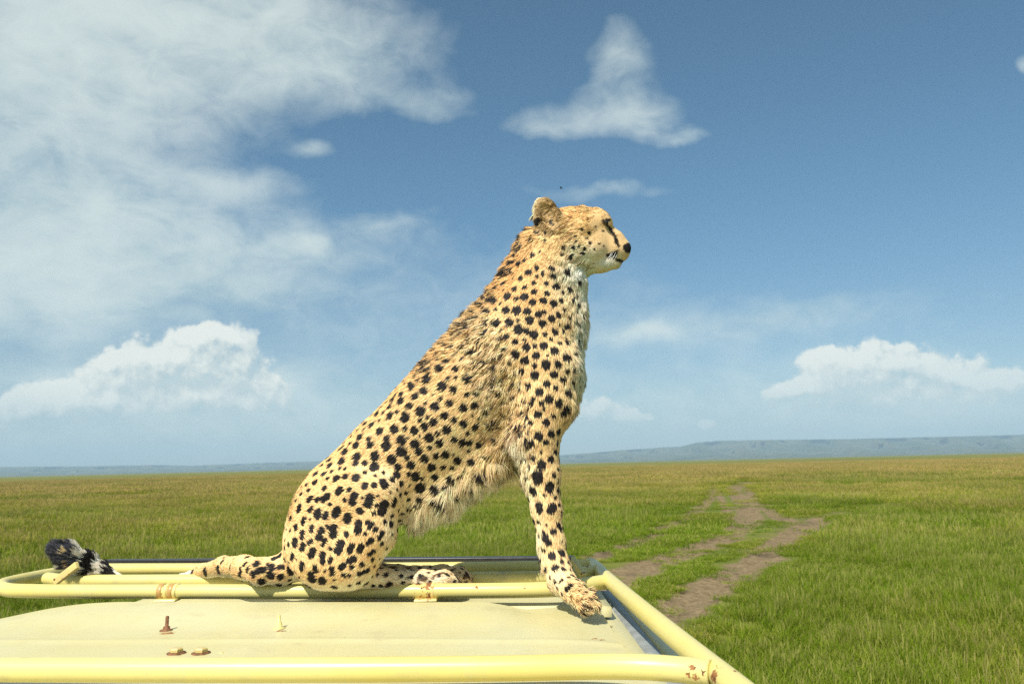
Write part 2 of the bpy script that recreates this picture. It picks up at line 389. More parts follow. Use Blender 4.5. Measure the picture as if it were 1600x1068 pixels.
M_rub = simple('black_rubber', (.018, .018, .02), .38, 0, .4, 60)
M_grey = simple('grey_gutter_strip', (.23, .25, .25), .55, 0, .2, 30)
M_dark = simple('dark_cabin', (.03, .028, .025), .8, 0, .3, 8)
M_tyre = simple('tyre_rubber', (.025, .025, .026), .85, 0, .3, 30)
M_rim = simple('wheel_steel', (.45, .44, .40), .45, .6, .2, 10)
glass, nt, b, o = new_mat('tinted_glass'); b.inputs['Base Color'].default_value = C(.02, .025, .025); b.inputs['Roughness'].default_value = 0.05

veh = empty('safari_vehicle', (-0.6, 1.5, 0))
tag(veh, 'pale yellow safari vehicle with rusty tube roof frame and raised roof panel', 'vehicle')

def smooth_path(pts, n=10):
    p = [np.array(q, float) for q in pts]; p = [2 * p[0] - p[1]] + p + [2 * p[-1] - p[-2]]
    out = []
    for i in range(1, len(p) - 2):
        for k in range(n):
            t = k / n; a, b_, c, d = p[i - 1:i + 3]
            out.append(.5 * ((2 * b_) + (-a + c) * t + (2 * a - 5 * b_ + 4 * c - d) * t * t + (-a + 3 * b_ - 3 * c + d) * t ** 3))
    out.append(p[-2]); return out
def tube(name, pts, r, mat, parent, seg=20, smooth=10, cap=True):
    path = smooth_path(pts, smooth) if smooth else [np.array(q, float) for q in pts]
    V = []; F = []; n = len(path)
    prev = None
    for i, p in enumerate(path):
        t = path[min(i + 1, n - 1)] - path[max(i - 1, 0)]; t /= np.linalg.norm(t)
        a = np.cross(t, [0, 0, 1.0]) if prev is None else prev - t * (prev @ t)
        if np.linalg.norm(a) < 1e-6: a = np.cross(t, [0, 1.0, 0])
        a /= np.linalg.norm(a); prev = a; c = np.cross(t, a)
        rr = r if not callable(r) else r(i / (n - 1))
        for k in range(seg):
            th = 2 * math.pi * k / seg; V.append(p + rr * (math.cos(th) * a + math.sin(th) * c))
    for i in range(n - 1):
        for k in range(seg):
            k2 = (k + 1) % seg; F.append((i * seg + k, i * seg + k2, (i + 1) * seg + k2, (i + 1) * seg + k))
    if cap:
        for i, s in ((0, 1), (n - 1, -1)):
            F.append(tuple(i * seg + k for k in (range(seg) if s > 0 else reversed(range(seg)))))
    return mesh_obj(name, V, F, mat, parent)
def box(name, c, sx, sy, sz, mat, parent, bev=0.0, rot=None):
    import bmesh
    bm = bmesh.new(); bmesh.ops.create_cube(bm, size=1.0)
    for v in bm.verts: v.co = Vector((v.co.x * sx, v.co.y * sy, v.co.z * sz))
    if bev: bmesh.ops.bevel(bm, geom=list(bm.edges), offset=bev, segments=3, affect='EDGES', profile=.6)
    if rot is not None: bmesh.ops.rotate(bm, verts=bm.verts, cent=(0, 0, 0), matrix=rot)
    bmesh.ops.translate(bm, verts=bm.verts, vec=Vector([float(x) for x in c]))
    me = bpy.data.meshes.new(name); bm.to_mesh(me); bm.free()
    o = bpy.data.objects.new(name, me); COL.objects.link(o); me.materials.append(mat)
    if bev: me.polygons.foreach_set('use_smooth', [True] * len(me.polygons))
    o.parent = parent; o.matrix_parent_inverse = parent.matrix_world.inverted(); return o
def lathe(name, base, prof, mat, parent, seg=16, axis=(0, 0, 1), jitter=0.0):
    ax = Vector(axis).normalized(); q = ax.to_track_quat('Z', 'Y'); V = []; F = []
    for (r, h) in prof:
        for k in range(seg):
            th = 2 * math.pi * k / seg; rr = r * (1 + random.uniform(-jitter, jitter))
            V.append(Vector([float(x) for x in base]) + q @ Vector((rr * math.cos(th), rr * math.sin(th), h)))
    n = len(prof)
    for i in range(n - 1):
        for k in range(seg):
            k2 = (k + 1) % seg; F.append((i * seg + k, i * seg + k2, (i + 1) * seg + k2, (i + 1) * seg + k))
    F.append(tuple(reversed(range(seg)))); F.append(tuple((n - 1) * seg + k for k in range(seg)))
    return mesh_obj(name, V, F, mat, parent, smooth=(seg > 8))

# roof frame tubes
rail_A = tube('frame_rail', [tz(104, 892), tz(60, 900), tz(22, 908), tz(3, 914), tz(8, 920), tz(40, 922.5), tz(150, 923.5), tz(300, 923.5), tz(500, 923.5), tz(700, 922.5), tz(850, 920.5), tz(900, 915.5), tz(947, 908)], TR, M_tube, veh)
rail_B = tube('frame_rail', [tz(74, 903), tz(100, 906), tz(150, 907), tz(300, 906.5), tz(500, 905.5), tz(700, 903.5), tz(860, 901), tz(932, 892)], TR * .97, M_tube2, veh)
rail_C = tube('frame_rail', [tz(100, 892), tz(128, 889), tz(160, 888), tz(300, 887.8), tz(500, 887.5), tz(700, 886.5), tz(860, 884), tz(930, 882)], TR * .93, M_tube2, veh)
side = tube('frame_side_rail', [tz(921, 880.5), tz(929, 884), tz(942, 897), tz(958, 912), tz(1010, 957), tz(1065, 1003), tz(1111, 1041), tz(1160, 1081), tz(1240, 1150)], TR * 1.02, M_near, veh, seg=24)
near_t = tube('frame_rail', [tz(-330, 1052), tz(-120, 1046), tz(0, 1045.5), tz(300, 1046), tz(600, 1045), tz(800, 1043), tz(920, 1040.5), tz(1000, 1041), tz(1060, 1045), tz(1112, 1051)], TR, M_near, veh, seg=28)
# rings welded round the far rail, standing on a foot plate
for (cx, cy) in ((265, 923.5), (666, 922.5)):
    p0 = tz(cx - 11, cy); p1 = tz(cx + 12, cy); ax = p1 - p0; L = np.linalg.norm(ax); ax /= L
    for k, f in enumerate((0.0, .4, .72, 1.0)):
        c = p0 + ax * L * f; w = .0045 if k % 2 else .006
        lathe('hinge_collar', c - ax * w, [(TR + .0004, 0), (TR + .0018, .0012), (TR + .0018, 2 * w - .0012), (TR + .0004, 2 * w)], M_rusty if k in (0, 2) else M_yel, rail_A, 20, ax, .03)
    lathe('hinge_pin', p1 + ax * .004 + np.array([0, -.006, .009]), [(.006, 0), (.006, .012), (.004, .02), (.002, .023)], M_yel, rail_A, 10, ax)
    box('hinge_foot', (p0 + p1) / 2 + np.array([0, -.012, -.0165]), .05, .035, .006, M_yel, rail_A, .003)
# flat stay bars at the two ends of the far rails
def stay(a, b_, w=.020, t=.018):
    a = np.array(a); b_ = np.array(b_); d = b_ - a; L = np.linalg.norm(d); d /= L
    x = Vector(d); z = Vector((0, 0, 1)); y = z.cross(x).normalized(); z = x.cross(y)
    R3 = Matrix((x, y, z)).transposed()
    box('stay_bar', (a + b_) / 2, L, w, t, M_yel, veh, .0025, R3)
    q = (a * .93 + b_ * .07)
    lathe('stay_bolt', q + np.array(z) * .003, [(.007, 0), (.007, .004), (.004, .006)], M_rust, veh, 8)
stay(atz(86, 909, ZT + .004), at(121, 882, 2.05), .011); stay(atz(913, 901, ZT + .006), at(895, 874, 2.02), .011)
# dark rubber edged lip of the windscreen opening beyond the frame
s0 = atz(168, 876.5, ZT - .004); s1 = atz(897, 871.5, ZT - .004)
d = s1 - s0; L = np.linalg.norm(d); x = Vector(d / L); y = Vector((0, 0, 1)).cross(x).normalized(); z = x.cross(y)
box('rubber_lip', (s0 + s1) / 2, L, .03, .0125, M_rub, veh, .004, Matrix((x, y, z)).transposed())
box('lip_bracket', (s0 + s1) / 2 + np.array([0, .0, -.014]), L * .97, .022, .016, M_yel, veh, .003, Matrix((x, y, z)).transposed())

# near roof panel: pressed sheet, slightly crowned, falling away at its ends
ZP = CAM_H - 0.300
def shear(X, Y): return -X * np.interp(Y, [1.05, 1.72], [.076, .142])
def panel_z(X, Y):
    z = ZP
    l = np.clip((-0.97 - X) / .22, 0, 1.6); z = z - .022 * l ** 2
    z = z - .010 * np.clip((X - 0.02) / .16, 0, 1) ** 2
    z = z + .0016 * np.exp(-((Y - 1.435) / .014) ** 2) - .0012 * np.clip((1.435 - Y) / .03, 0, 1)
    z = z + .002 * np.exp(-((Y - 1.62) / .05) ** 2) + .0015 * np.sin(X * 5.1) * np.sin(Y * 7.3)
    rx = np.clip((0.04 - X) / .12, 0, 1) * np.clip((X + 1.18) / .3, 0, 1); rx = rx * rx * (3 - 2 * rx)
    ry = np.clip((Y - 1.50) / .20, 0, 1); z = z + .0155 * rx * ry * ry * (3 - 2 * ry)
    return z
xs = np.linspace(-1.36, .178, 150); ys = np.concatenate([np.linspace(.62, 1.35, 40), np.linspace(1.355, 1.50, 50), np.linspace(1.51, 1.728, 40)])
V = []; F = []
def yshift(X): return 0.03 * np.clip((-.9 - X) / .4, 0, 1) * -1.2
for yv in ys:
    for xv in xs:
        xe = xv - (0.012 * (yv - 1.3)) * (xv > 0)
        V.append((xe, yv + shear(xv, yv) * (xv < 0) + (.05 * np.clip((xv - .02) / .12, 0, 1)) * np.clip((yv - 1.5) / .2, 0, 1), float(panel_z(np.array(xv), np.array(yv)))))
nx = len(xs); ny = len(ys)
for j in range(ny - 1):
    for i in range(nx - 1): F.append((j * nx + i, j * nx + i + 1, (j + 1) * nx + i + 1, (j + 1) * nx + i))
# turned down rim all round
rim = [i for i in range(nx)] + [j * nx + nx - 1 for j in range(1, ny)] + [(ny - 1) * nx + i for i in range(nx - 2, -1, -1)] + [j * nx for j in range(ny - 2, 0, -1)]
b0 = len(V)
for i in rim: V.append((V[i][0], V[i][1], V[i][2] - .022))
for k in range(len(rim)):
    k2 = (k + 1) % len(rim); F.append((rim[k2], rim[k], b0 + k, b0 + k2))
panel = mesh_obj('roof_panel', V, F, M_panel, veh)
md = panel.modifiers.new('edge', 'EDGE_SPLIT'); md.split_angle = math.radians(40)
# far roof panel under the far rails
FV = []; FF = []; fx = np.linspace(-.93, .20, 40); fy = np.linspace(1.80, 2.46, 24)
for yv in fy:
    for xv in fx: FV.append((xv, yv - xv * .14, ZP - .006 + .003 * math.sin(xv * 6) * math.sin(yv * 9)))
for j in range(23):
    for i in range(39): FF.append((j * 40 + i, j * 40 + i + 1, (j + 1) * 40 + i + 1, (j + 1) * 40 + i))
rim = list(range(40)) + [j * 40 + 39 for j in range(1, 24)] + [23 * 40 + i for i in range(38, -1, -1)] + [j * 40 for j in range(22, 0, -1)]
b0 = len(FV)
for i in rim: FV.append((FV[i][0], FV[i][1], FV[i][2] - .02))
for k in range(len(rim)): FF.append((rim[(k + 1) % len(rim)], rim[k], b0 + k, b0 + (k + 1) % len(rim)))
mesh_obj('roof_panel', FV, FF, M_panel, veh)
# stepped edge: ledge, grey gutter strip, rolled roof edge
def strip(name, prof, y0, y1, mat, n=24):
    V = []; F = []; m_ = len(prof)
    for j in range(n + 1):
        yv = y0 + (y1 - y0) * j / n
        for (x_, z_) in prof: V.append((x_ - .012 * (yv - 1.3), yv, z_))
    for j in range(n):
        for i in range(m_ - 1): F.append((j * m_ + i, j * m_ + i + 1, (j + 1) * m_ + i + 1, (j + 1) * m_ + i))
    return mesh_obj(name, V, F, mat, veh)
zl = ZP - .034
strip('roof_ledge', [(.150, zl - .004), (.185, zl), (.222, zl), (.228, zl - .006)], .62, 2.50, M_panel)
strip('gutter_strip', [(.223, zl - .003), (.226, zl + .002), (.250, zl + .002), (.254, zl - .004)], .62, 2.16, M_grey)
strip('roof_edge', [(.251, zl - .008), (.255, zl), (.272, zl - .001), (.288, zl - .008), (.299, zl - .020), (.304, zl - .045), (.304, zl - .14)], .60, 2.50, M_panel)
# fasteners on the panel
def onp(px, py):
    p = atz(px, py, ZP)
    return np.array([p[0], p[1], float(panel_z(p[0], p[1] + .115 * min(p[0], 0)))])
p = onp(260, 984); lathe('threaded_bolt', p - [0, 0, .001], [(.013, 0), (.012, .002), (.0065, .0035), (.0062, .008), (.0034, .0085), (.0032, .026), (.0026, .0275)], M_rust, panel, 10, (.03, 0, 1), .04)
p = onp(436, 982.5); lathe('threaded_bolt', p - [0, 0, .001], [(.013, 0), (.012, .002), (.0062, .0035), (.0055, .012), (.0034, .0125), (.0030, .024), (.0024, .0255)], M_yel, panel, 10, (-.03, .02, 1), .05)
for cx in (275.5, 314):
    p = onp(cx, 1019); lathe('bolt_washer', p - [0, 0, .001], [(.0155, 0), (.0155, .0025), (.012, .0032)], M_rust, panel, 16)
    lathe('bolt_head', p + [0, 0, .002], [(.0105, 0), (.0114, .001), (.0114, .0055), (.0098, .0072), (.004, .0076)], M_bolt, panel, 6)
lathe('rivet', onp(346, 1018) - [0, 0, .001], [(.004, 0), (.003, .002), (.001, .0026)], M_yel, panel, 10)
# body below
body = box('body', (-1.42, 1.56, 1.15), 3.40, 1.66, 1.30, M_panel, veh, .06)
box('roof_riser', (-.50, 1.56, 1.85), 1.20, 1.20, .24, M_dark, veh, .01)
for xx in (-2.55, -1.55, -.55):
    for yy in (.727, 2.393): box('side_window', (xx, yy, 1.45), .82, .012, .48, glass, body, .004)
box('rear_window', (.286, 1.56, 1.45), .012, 1.2, .46, glass, body, .004)
box('bumper', (.36, 1.56, .62), .10, 1.6, .16, M_grey, veh, .03)
for xx in (-2.45, -.42):
    for yy in (.80, 2.32):
        s = -1 if yy < 1.5 else 1
        w = lathe('wheel', (xx, yy - s * .11, .38), [(.20, 0), (.36, .01), (.38, .05), (.38, .18), (.36, .22), (.20, .23)], M_tyre, veh, 32, (0, s, 0))
        lathe('rim', (xx, yy + s * .105, .38), [(.21, 0), (.20, .018), (.12, .005), (.06, .02), (.05, .035)], M_rim, w, 24, (0, s, 0))

# ------------------------------------------------------------------ cheetah: one implicit body, polygonised, then furred strand by strand
YC = 1.87
def node(u, v, dy, r, flat=1.0):
    Y = YC + dy; p = at(u, v, Y); s = Y / F_PX / fwd[1]
    return np.array([*p, r * s, flat])
CH = []     # chains: (nodes, blend radius, flow sign, part)
def chain(k, sign, *ns, part='body'): CH.append(([node(*n) for n in ns], k, sign, part))
# trunk, rump to neck (fur runs towards the rump)
chain(.020, -1, (505, 843, 0, 57, 1.1), (541, 787, 0, 70, .92), (615, 724, 0, 76, .84), (685, 664, 0, 84, .80), (748, 610, 0, 84, .83), (800, 558, 0, 86, .86),
      (836, 500, 0, 76, .88), (850, 447, 0, 60, .90), (862, 406, 0, 50, .92), (880, 380, 0, 42, .95))
chain(.025, -1, (700, 600, 0, 42, 1.2), (734, 566, 0, 38, 1.2), (782, 504, 0, 38, 1.1), (824, 440, 0, 35, 1.0), (850, 384, 0, 30, 1.0))   # crest of the neck
chain(.03, -1, (862, 640, 0, 30, 1.1), (868, 590, 0, 42, 1.0), (868, 535, 0, 37, 1.0), (874, 480, 0, 36, 1.0), (884, 440, 0, 30, 1.0))       # breast and throat
chain(.03, -1, (645, 792, 0, 18, 1.9), (692, 764, 0, 22, 1.7), (750, 722, 0, 26, 1.5), (812, 665, 0, 34, 1.3))         # keel of the belly
# head
chain(.012, -1, (890, 364, 0, 40, .96), (906, 362, 0, 39, 1.0))
chain(.012, -1, (918, 352, 0, 28, 1.1), (932, 349, 0, 24, 1.2))
for s in (-1, 1):
    chain(.014, -1, (897, 392, s * .022, 34, .8), (925, 388, s * .026, 22, .8))                # cheeks
    chain(.008, -1, (938, 346, s * .026, 14, .8), (948, 348, s * .024, 10, .8))                # brows
chain(.012, -1, (935, 378, 0, 27, 1.05), (958, 391, 0, 20, 1.0), (970, 393, 0, 15, 1.05))      # muzzle
chain(.010, -1, (944, 361, 0, 15, 1.2), (962, 374, 0, 12, 1.2), (975, 384, 0, 9.5, 1.15))      # bridge
chain(.006, -1, (976, 387, 0, 8, 1.2), (979.5, 388, 0, 6.5, 1.2))                              # nose
chain(.010, -1, (908, 409, 0, 23, 1.15), (940, 411, 0, 14, 1.2), (962, 411, 0, 9.5, 1.2))      # jaw
# legs
for s, pre in ((-1, 'near'), (1, 'far')):
    chain(.022, 1, (838, 520, s * .048, 52, .75), (850, 575, s * .062, 54, .75), (848, 630, s * .075, 47, .8), (838, 682, s * .088, 35, .95))
    if s < 0:
        chain(.012, 1, (838, 676, -.088, 34, .95), (846, 740, -.100, 26.5, .95), (854, 795, -.112, 21, 1.0), (861, 845, -.124, 18.5, 1.0), (868, 880, -.138, 18.5, 1.05),
              (877, 906, -.160, 18.5, 1.1), (894, 922, -.205, 15.5, 1.25), (909, 934, -.240, 12, 1.4))
        for (u, v, dy) in ((918, 930, -.222), (923, 936, -.242), (922, 942, -.262), (912, 946, -.274)):
            chain(.005, 1, (900, 929, dy + .03, 9), (u, v, dy, 8.2), (u + 7, v + 5, dy - .012, 6.0))
    else:
        chain(.012, 1, (838, 676, .088, 34, .95), (846, 745, .075, 25, .95), (853, 800, .055, 19, 1.0), (860, 850, .030, 17, 1.0), (866, 872, .02, 16, 1.05),
              (872, 881, .015, 14, 1.2), (880, 885, .01, 11, 1.4))
    # haunch: buttock, thigh, shank, hock, foot
    chain(.030, 1, (510, 804, s * .052, 54, .78), (558, 785, s * .080, 48, .72), (590, 770, s * .088, 33, .85))
    chain(.030, 1, (512, 846, s * .066, 61, .72), (530, 856, s * .070, 58, .72))
    chain(.022, 1, (590, 772, s * .088, 32, .85), (580, 832, s * .092, 36, .85), (552, 880, s * .088, 33, .95), (505, 880, s * .075, 36, .9))
    if s < 0:
        chain(.010, 1, (545, 898, -.070, 20, 1.0), (600, 903, -.040, 13, 1.3), (660, 904, -.020, 12, 1.5), (692, 905, -.012, 12.5, 1.7), (706, 908, -.010, 9.5, 1.7))
    else:
        chain(.010, 1, (545, 890, .075, 20, 1.0), (620, 896, .085, 12, 1.3), (690, 896, .090, 11.5, 1.5), (716, 899, .092, 12, 1.7), (729, 903, .092, 8.5, 1.7))
# tail
chain(.020, 1, (474, 874, .0, 30, 1.0), (442, 889, -.01, 21, 1.0), (408, 892, -.02, 18, 1.0), (382, 886, .03, 16.5, 1.0), (350, 884, .125, 13, 1.0), (318, 892, .22, 10, 1.0),
      (285, 906, .265, 8.0, 1.0), (235, 914, .285, 7.5, 1.0), (197, 911, .285, 7.5, 1.0), (166, 894, .28, 8, 1.0), (136, 879, .265, 10, 1.0), (113, 868, .25, 11.5, 1.0), (100, 861, .24, 10, 1.0), part='tail')

H = 0.0042
allp = np.vstack([np.array(c[0]) for c in CH])
lo = (allp[:, :3] - allp[:, 3:4] * 1.3).min(0) - .03; hi = (allp[:, :3] + allp[:, 3:4] * 1.3).max(0) + .03
dims = np.ceil((hi - lo) / H).astype(int) + 1
SDF = np.full(dims, 0.25, np.float32)
def seg_eval(P, a, b_):
    d = b_[:3] - a[:3]; t = np.clip(((P - a[:3]) @ d) / (d @ d + 1e-12), 0, 1)
    q = P - a[:3] - t[..., None] * d
    ri = a[3] + (b_[3] - a[3]) * t; fl = a[4] + (b_[4] - a[4]) * t
    qy = q[..., 1] / fl
    return np.sqrt(q[..., 0] ** 2 + qy ** 2 + q[..., 2] ** 2) - ri
def smin(a, b_, k):
    h = np.clip(.5 + .5 * (b_ - a) / k, 0, 1); return b_ * (1 - h) + a * h - k * h * (1 - h)
def region(mn, mx):
    i0 = np.maximum(((mn - lo) / H).astype(int) - 1, 0); i1 = np.minimum(((mx - lo) / H).astype(int) + 2, dims)
    sl = tuple(slice(a, b_) for a, b_ in zip(i0, i1))
    ax = [(lo[k] + H * np.arange(i0[k], i1[k])).astype(np.float32) for k in range(3)]
    return sl, np.stack(np.meshgrid(*ax, indexing='ij'), -1)
for ns, k, sign, part in CH:
    d_all = None
    rmax = max(n[3] * max(n[4], 1) for n in ns); arr = np.array(ns)
    # each chain is the hard union of its segments, then blended in
    mn = (arr[:, :3] - rmax).min(0) - k * 1.5 - .02; mx = (arr[:, :3] + rmax).max(0) + k * 1.5 + .02
    sl, P = region(mn, mx)
    d = None
    for a, b_ in zip(ns[:-1], ns[1:]):
        e = seg_eval(P, a, b_); d = e if d is None else smin(d, e, .012)
    SDF[sl] = smin(SDF[sl], d, k)
# ears: a rounded cup, opening towards the side and forwards
def ellip(P, c, ang_, ra, rb, rc, yaw=0.0):
    q = P - c; ca, sa = math.cos(ang_), math.sin(ang_)
    cy, sy = math.cos(yaw), math.sin(yaw)
    x0 = q[..., 0] * cy - q[..., 1] * sy; y0 = q[..., 0] * sy + q[..., 1] * cy
    x = x0 * ca + q[..., 2] * sa; z = -x0 * sa + q[..., 2] * ca
    return (np.sqrt((x / rb) ** 2 + (y0 / rc) ** 2 + (z / ra) ** 2) - 1) * min(ra, rb, rc)
for s in (-1, 1):
    c = node(856, 338, s * .050, 1)[:3]; u_ = (YC + s * .05) / F_PX
    sl, P = region(c - .08, c + .08); yaw = -0.45 * s
    base = ellip(P, node(869, 350, s * .043, 1)[:3], .45, 20 * u_, 17 * u_, 12 * u_, yaw)
    outer = ellip(P, c, .42, 32 * u_, 22 * u_, 12.5 * u_, yaw)
    off = np.array([math.cos(yaw) * .004, s * .0135, .001])
    inner = ellip(P, c + off, .42, 26 * u_, 16.0 * u_, 13.0 * u_, yaw)
    e = smin(outer, base, .010)
    w = smin(SDF[sl], e, .010)
    hh = np.clip(.5 - .5 * (w + inner) / .004, 0, 1); w = w * (1 - hh) + (-inner) * hh + .004 * hh * (1 - hh)
    SDF[sl] = w
# light smoothing
for _ in range(1):
    for ax_ in range(3):
        SDF = .25 * np.roll(SDF, 1, ax_) + .5 * SDF + .25 * np.roll(SDF, -1, ax_)

def surface_nets(F):
    s = F < 0; nx_, ny_, nz_ = F.shape
    cells = np.zeros((nx_ - 1, ny_ - 1, nz_ - 1), np.int8)
    for dx in (0, 1):
        for dy in (0, 1):
            for dz in (0, 1): cells += s[dx:nx_ - 1 + dx, dy:ny_ - 1 + dy, dz:nz_ - 1 + dz]
    act = np.argwhere((cells > 0) & (cells < 8)); idx = np.full(cells.shape, -1, np.int64); idx[tuple(act.T)] = np.arange(len(act))
    acc = np.zeros((len(act), 3)); cnt = np.zeros(len(act))
    cor = [(dx, dy, dz) for dx in (0, 1) for dy in (0, 1) for dz in (0, 1)]
    for a in range(8):
        for b_ in range(a + 1, 8):
            A, B = np.array(cor[a]), np.array(cor[b_])
            if abs(A - B).sum() != 1: continue
            fa_ = F[tuple((act + A).T)]; fb = F[tuple((act + B).T)]; cr = (fa_ < 0) != (fb < 0)
            t = np.where(cr, fa_ / np.where(fa_ == fb, 1, fa_ - fb), 0)
            acc += np.where(cr[:, None], A + t[:, None] * (B - A), 0); cnt += cr
    V = act + acc / cnt[:, None]; Q = []
    for ax_ in range(3):
        o1, o2 = [k for k in range(3) if k != ax_]
        sl0 = [slice(None)] * 3; sl1 = [slice(None)] * 3; sl0[ax_] = slice(0, -1); sl1[ax_] = slice(1, None)
        e = np.argwhere(s[tuple(sl0)] != s[tuple(sl1)])
        e = e[(e[:, o1] > 0) & (e[:, o2] > 0) & (e[:, o1] < F.shape[o1] - 1) & (e[:, o2] < F.shape[o2] - 1)]
        ins = s[tuple(e.T)]
        d1 = np.zeros(3, int); d1[o1] = 1; d2 = np.zeros(3, int); d2[o2] = 1
        q = np.stack([idx[tuple((e - d1 - d2).T)], idx[tuple((e - d2).T)], idx[tuple(e.T)], idx[tuple((e - d1).T)]], 1)
        flip = ins if ax_ != 1 else ~ins
        q[~flip] = q[~flip][:, ::-1]; Q.append(q)
    return V, np.vstack(Q)
SV, SQ = surface_nets(SDF)
# keep it watertight and smooth: gradient normals
g = np.gradient(SDF, H)
def trilin(A, I):
    i = np.clip(np.floor(I).astype(int), 0, np.array(A.shape) - 2); f = I - i; out = 0
    for dx in (0, 1):
        for dy in (0, 1):
            for dz in (0, 1):
                w = (f[:, 0] if dx else 1 - f[:, 0]) * (f[:, 1] if dy else 1 - f[:, 1]) * (f[:, 2] if dz else 1 - f[:, 2])
                out = out + w * A[i[:, 0] + dx, i[:, 1] + dy, i[:, 2] + dz]
    return out
SN = np.stack([trilin(gk, SV) for gk in g], 1); SN /= np.linalg.norm(SN, axis=1)[:, None] + 1e-9
SVW = lo + SV * H
# fur flow on the surface
flow = np.zeros_like(SVW); 
for ns, k, sign, part in CH:
    for a, b_ in zip(ns[:-1], ns[1:]):
        dd = seg_eval(SVW, a, b_); w = np.exp(-np.clip(dd, -.01, 1) / .009)
        t = (b_[:3] - a[:3]) * sign; t = t / np.linalg.norm(t); flow += w[:, None] * t
flow[:, 2] -= .04 * np.linalg.norm(flow, axis=1)
VU, VV = proj(SVW)

# ---- coat pattern -----------------------------------------------------------------
SPOTS = []
def reg(ox, oy, sc_, lst): SPOTS.extend([(ox + x / sc_, oy + y / sc_, r / sc_) for (x, y, r) in lst])
reg(720, 420, 7.118, [(500,15,30),(755,40,28),(915,55,22),(1030,85,25),(845,92,18),(660,110,28),(820,162,25),(490,165,25),(950,165,25),(1040,195,26),(1085,195,26),(1190,50,32),(1310,150,25),(1210,240,32),(595,230,30),(705,205,25),(820,250,30),(955,272,28),(525,305,42),(620,340,26),(705,310,40),(370,350,42),(800,378,36),(915,357,38),(1025,380,38),(1115,345,24),(285,488,36),(380,465,22),(500,465,42),(622,457,46),(730,478,38),(862,502,34),(932,478,24),(1015,545,34),(1088,512,30),(1160,450,24),(1208,538,22),(180,555,32),(260,615,32),(392,605,44),(540,600,45),(643,568,20),(770,570,42),(912,612,38),(1090,612,14),(1180,640,30),(1140,690,18),(648,678,46),(735,680,33),(820,735,43),(928,735,25),(1052,703,35),(1000,795,20),(1102,825,24),(1185,810,32),(508,760,33),(608,822,32),(705,783,20),(725,870,40),(825,862,26),(925,850,40),(1045,915,42),(405,790,30),(490,905,25),(608,968,40),(440,978,24),(720,1015,40),(843,962,36),(966,962,16),(1168,992,40),(945,1045,38),(1085,1050,28),(455,690,16),(255,735,34),(195,845,25),(110,945,36),(80,800,24),(40,610,30),(95,675,26),(1280,620,25),(360,190,22),(300,145,24),(250,245,22),(270,315,22),(190,420,22),(80,490,22),(470,80,26),(570,45,22),(1245,355,22),(1340,355,18),(1345,520,22)])
reg(720, 550, 7.118, [(720,92,38),(945,135,42),(818,145,24),(1085,145,32),(1190,205,22),(1255,200,24),(1040,255,38),(1132,310,34),(1245,345,28),(820,252,42),(955,345,36),(1052,408,28),(745,385,32),(865,450,38),(1178,468,34),(985,522,42),(1082,555,42),(812,518,22),(782,580,26),(895,575,26),(705,560,34),(930,635,20),(680,700,28),(752,665,18),(745,745,26),(858,690,40),(1035,710,28),(1165,640,36),(1130,680,30),(942,785,38),(785,790,26),(715,835,18),(640,860,26),(735,895,20),(665,945,26),(870,940,40),(1005,905,36),(1085,885,30),(945,1000,24),(768,1025,42),(580,985,20),(575,515,34),(660,440,24),(650,345,26),(675,215,28),(590,240,20),(570,385,22),(495,430,24),(525,115,20),(350,215,24),(460,210,18),(250,140,32),(145,130,24),(80,310,40),(205,375,34),(315,420,28),(390,500,26),(435,330,20),(70,470,22),(150,590,34),(25,615,38),(265,650,26),(40,790,36),(160,825,34),(330,800,38),(455,710,32),(590,750,28),(405,850,24),(520,870,24),(15,1005,34),(95,1000,28),(205,1030,32),(350,1005,22),(1365,330,26),(1320,480,26),(1380,190,20)])
reg(520, 550, 7.118, [(1280,105,30),(1195,185,38),(1370,180,32),(1500,300,36),(1070,305,46),(1020,210,34),(1290,290,24),(1220,385,48),(1350,415,38),(865,360,30),(885,405,36),(965,330,18),(1025,432,40),(765,460,30),(920,495,34),(755,540,40),(670,520,30),(848,588,38),(640,605,28),(1195,525,22),(1135,603,44),(1310,565,36),(1445,615,38),(1490,470,18),(975,662,48),(1035,565,20),(1248,697,36),(720,660,24),(810,713,50),(635,715,38),(500,680,36),(1065,715,18),(1122,778,38),(1350,748,32),(1460,790,34),(965,765,22),(1030,828,38),(690,860,44),(797,850,26),(905,855,42),(1258,850,40),(1165,890,24),(515,880,40),(430,815,32),(360,795,32),(300,940,36),(210,935,24),(595,955,30),(400,968,28),(758,978,46),(1085,955,44),(920,1005,40),(1355,960,32),(1435,1005,30),(1520,1000,28),(1185,1015,36),(260,1035,38),(420,1030,36),(597,1045,44),(1085,1050,22),(980,930,16),(850,958,14),(1080,125,20),(930,285,22),(700,475,18),(545,610,18),(110,1055,26)])
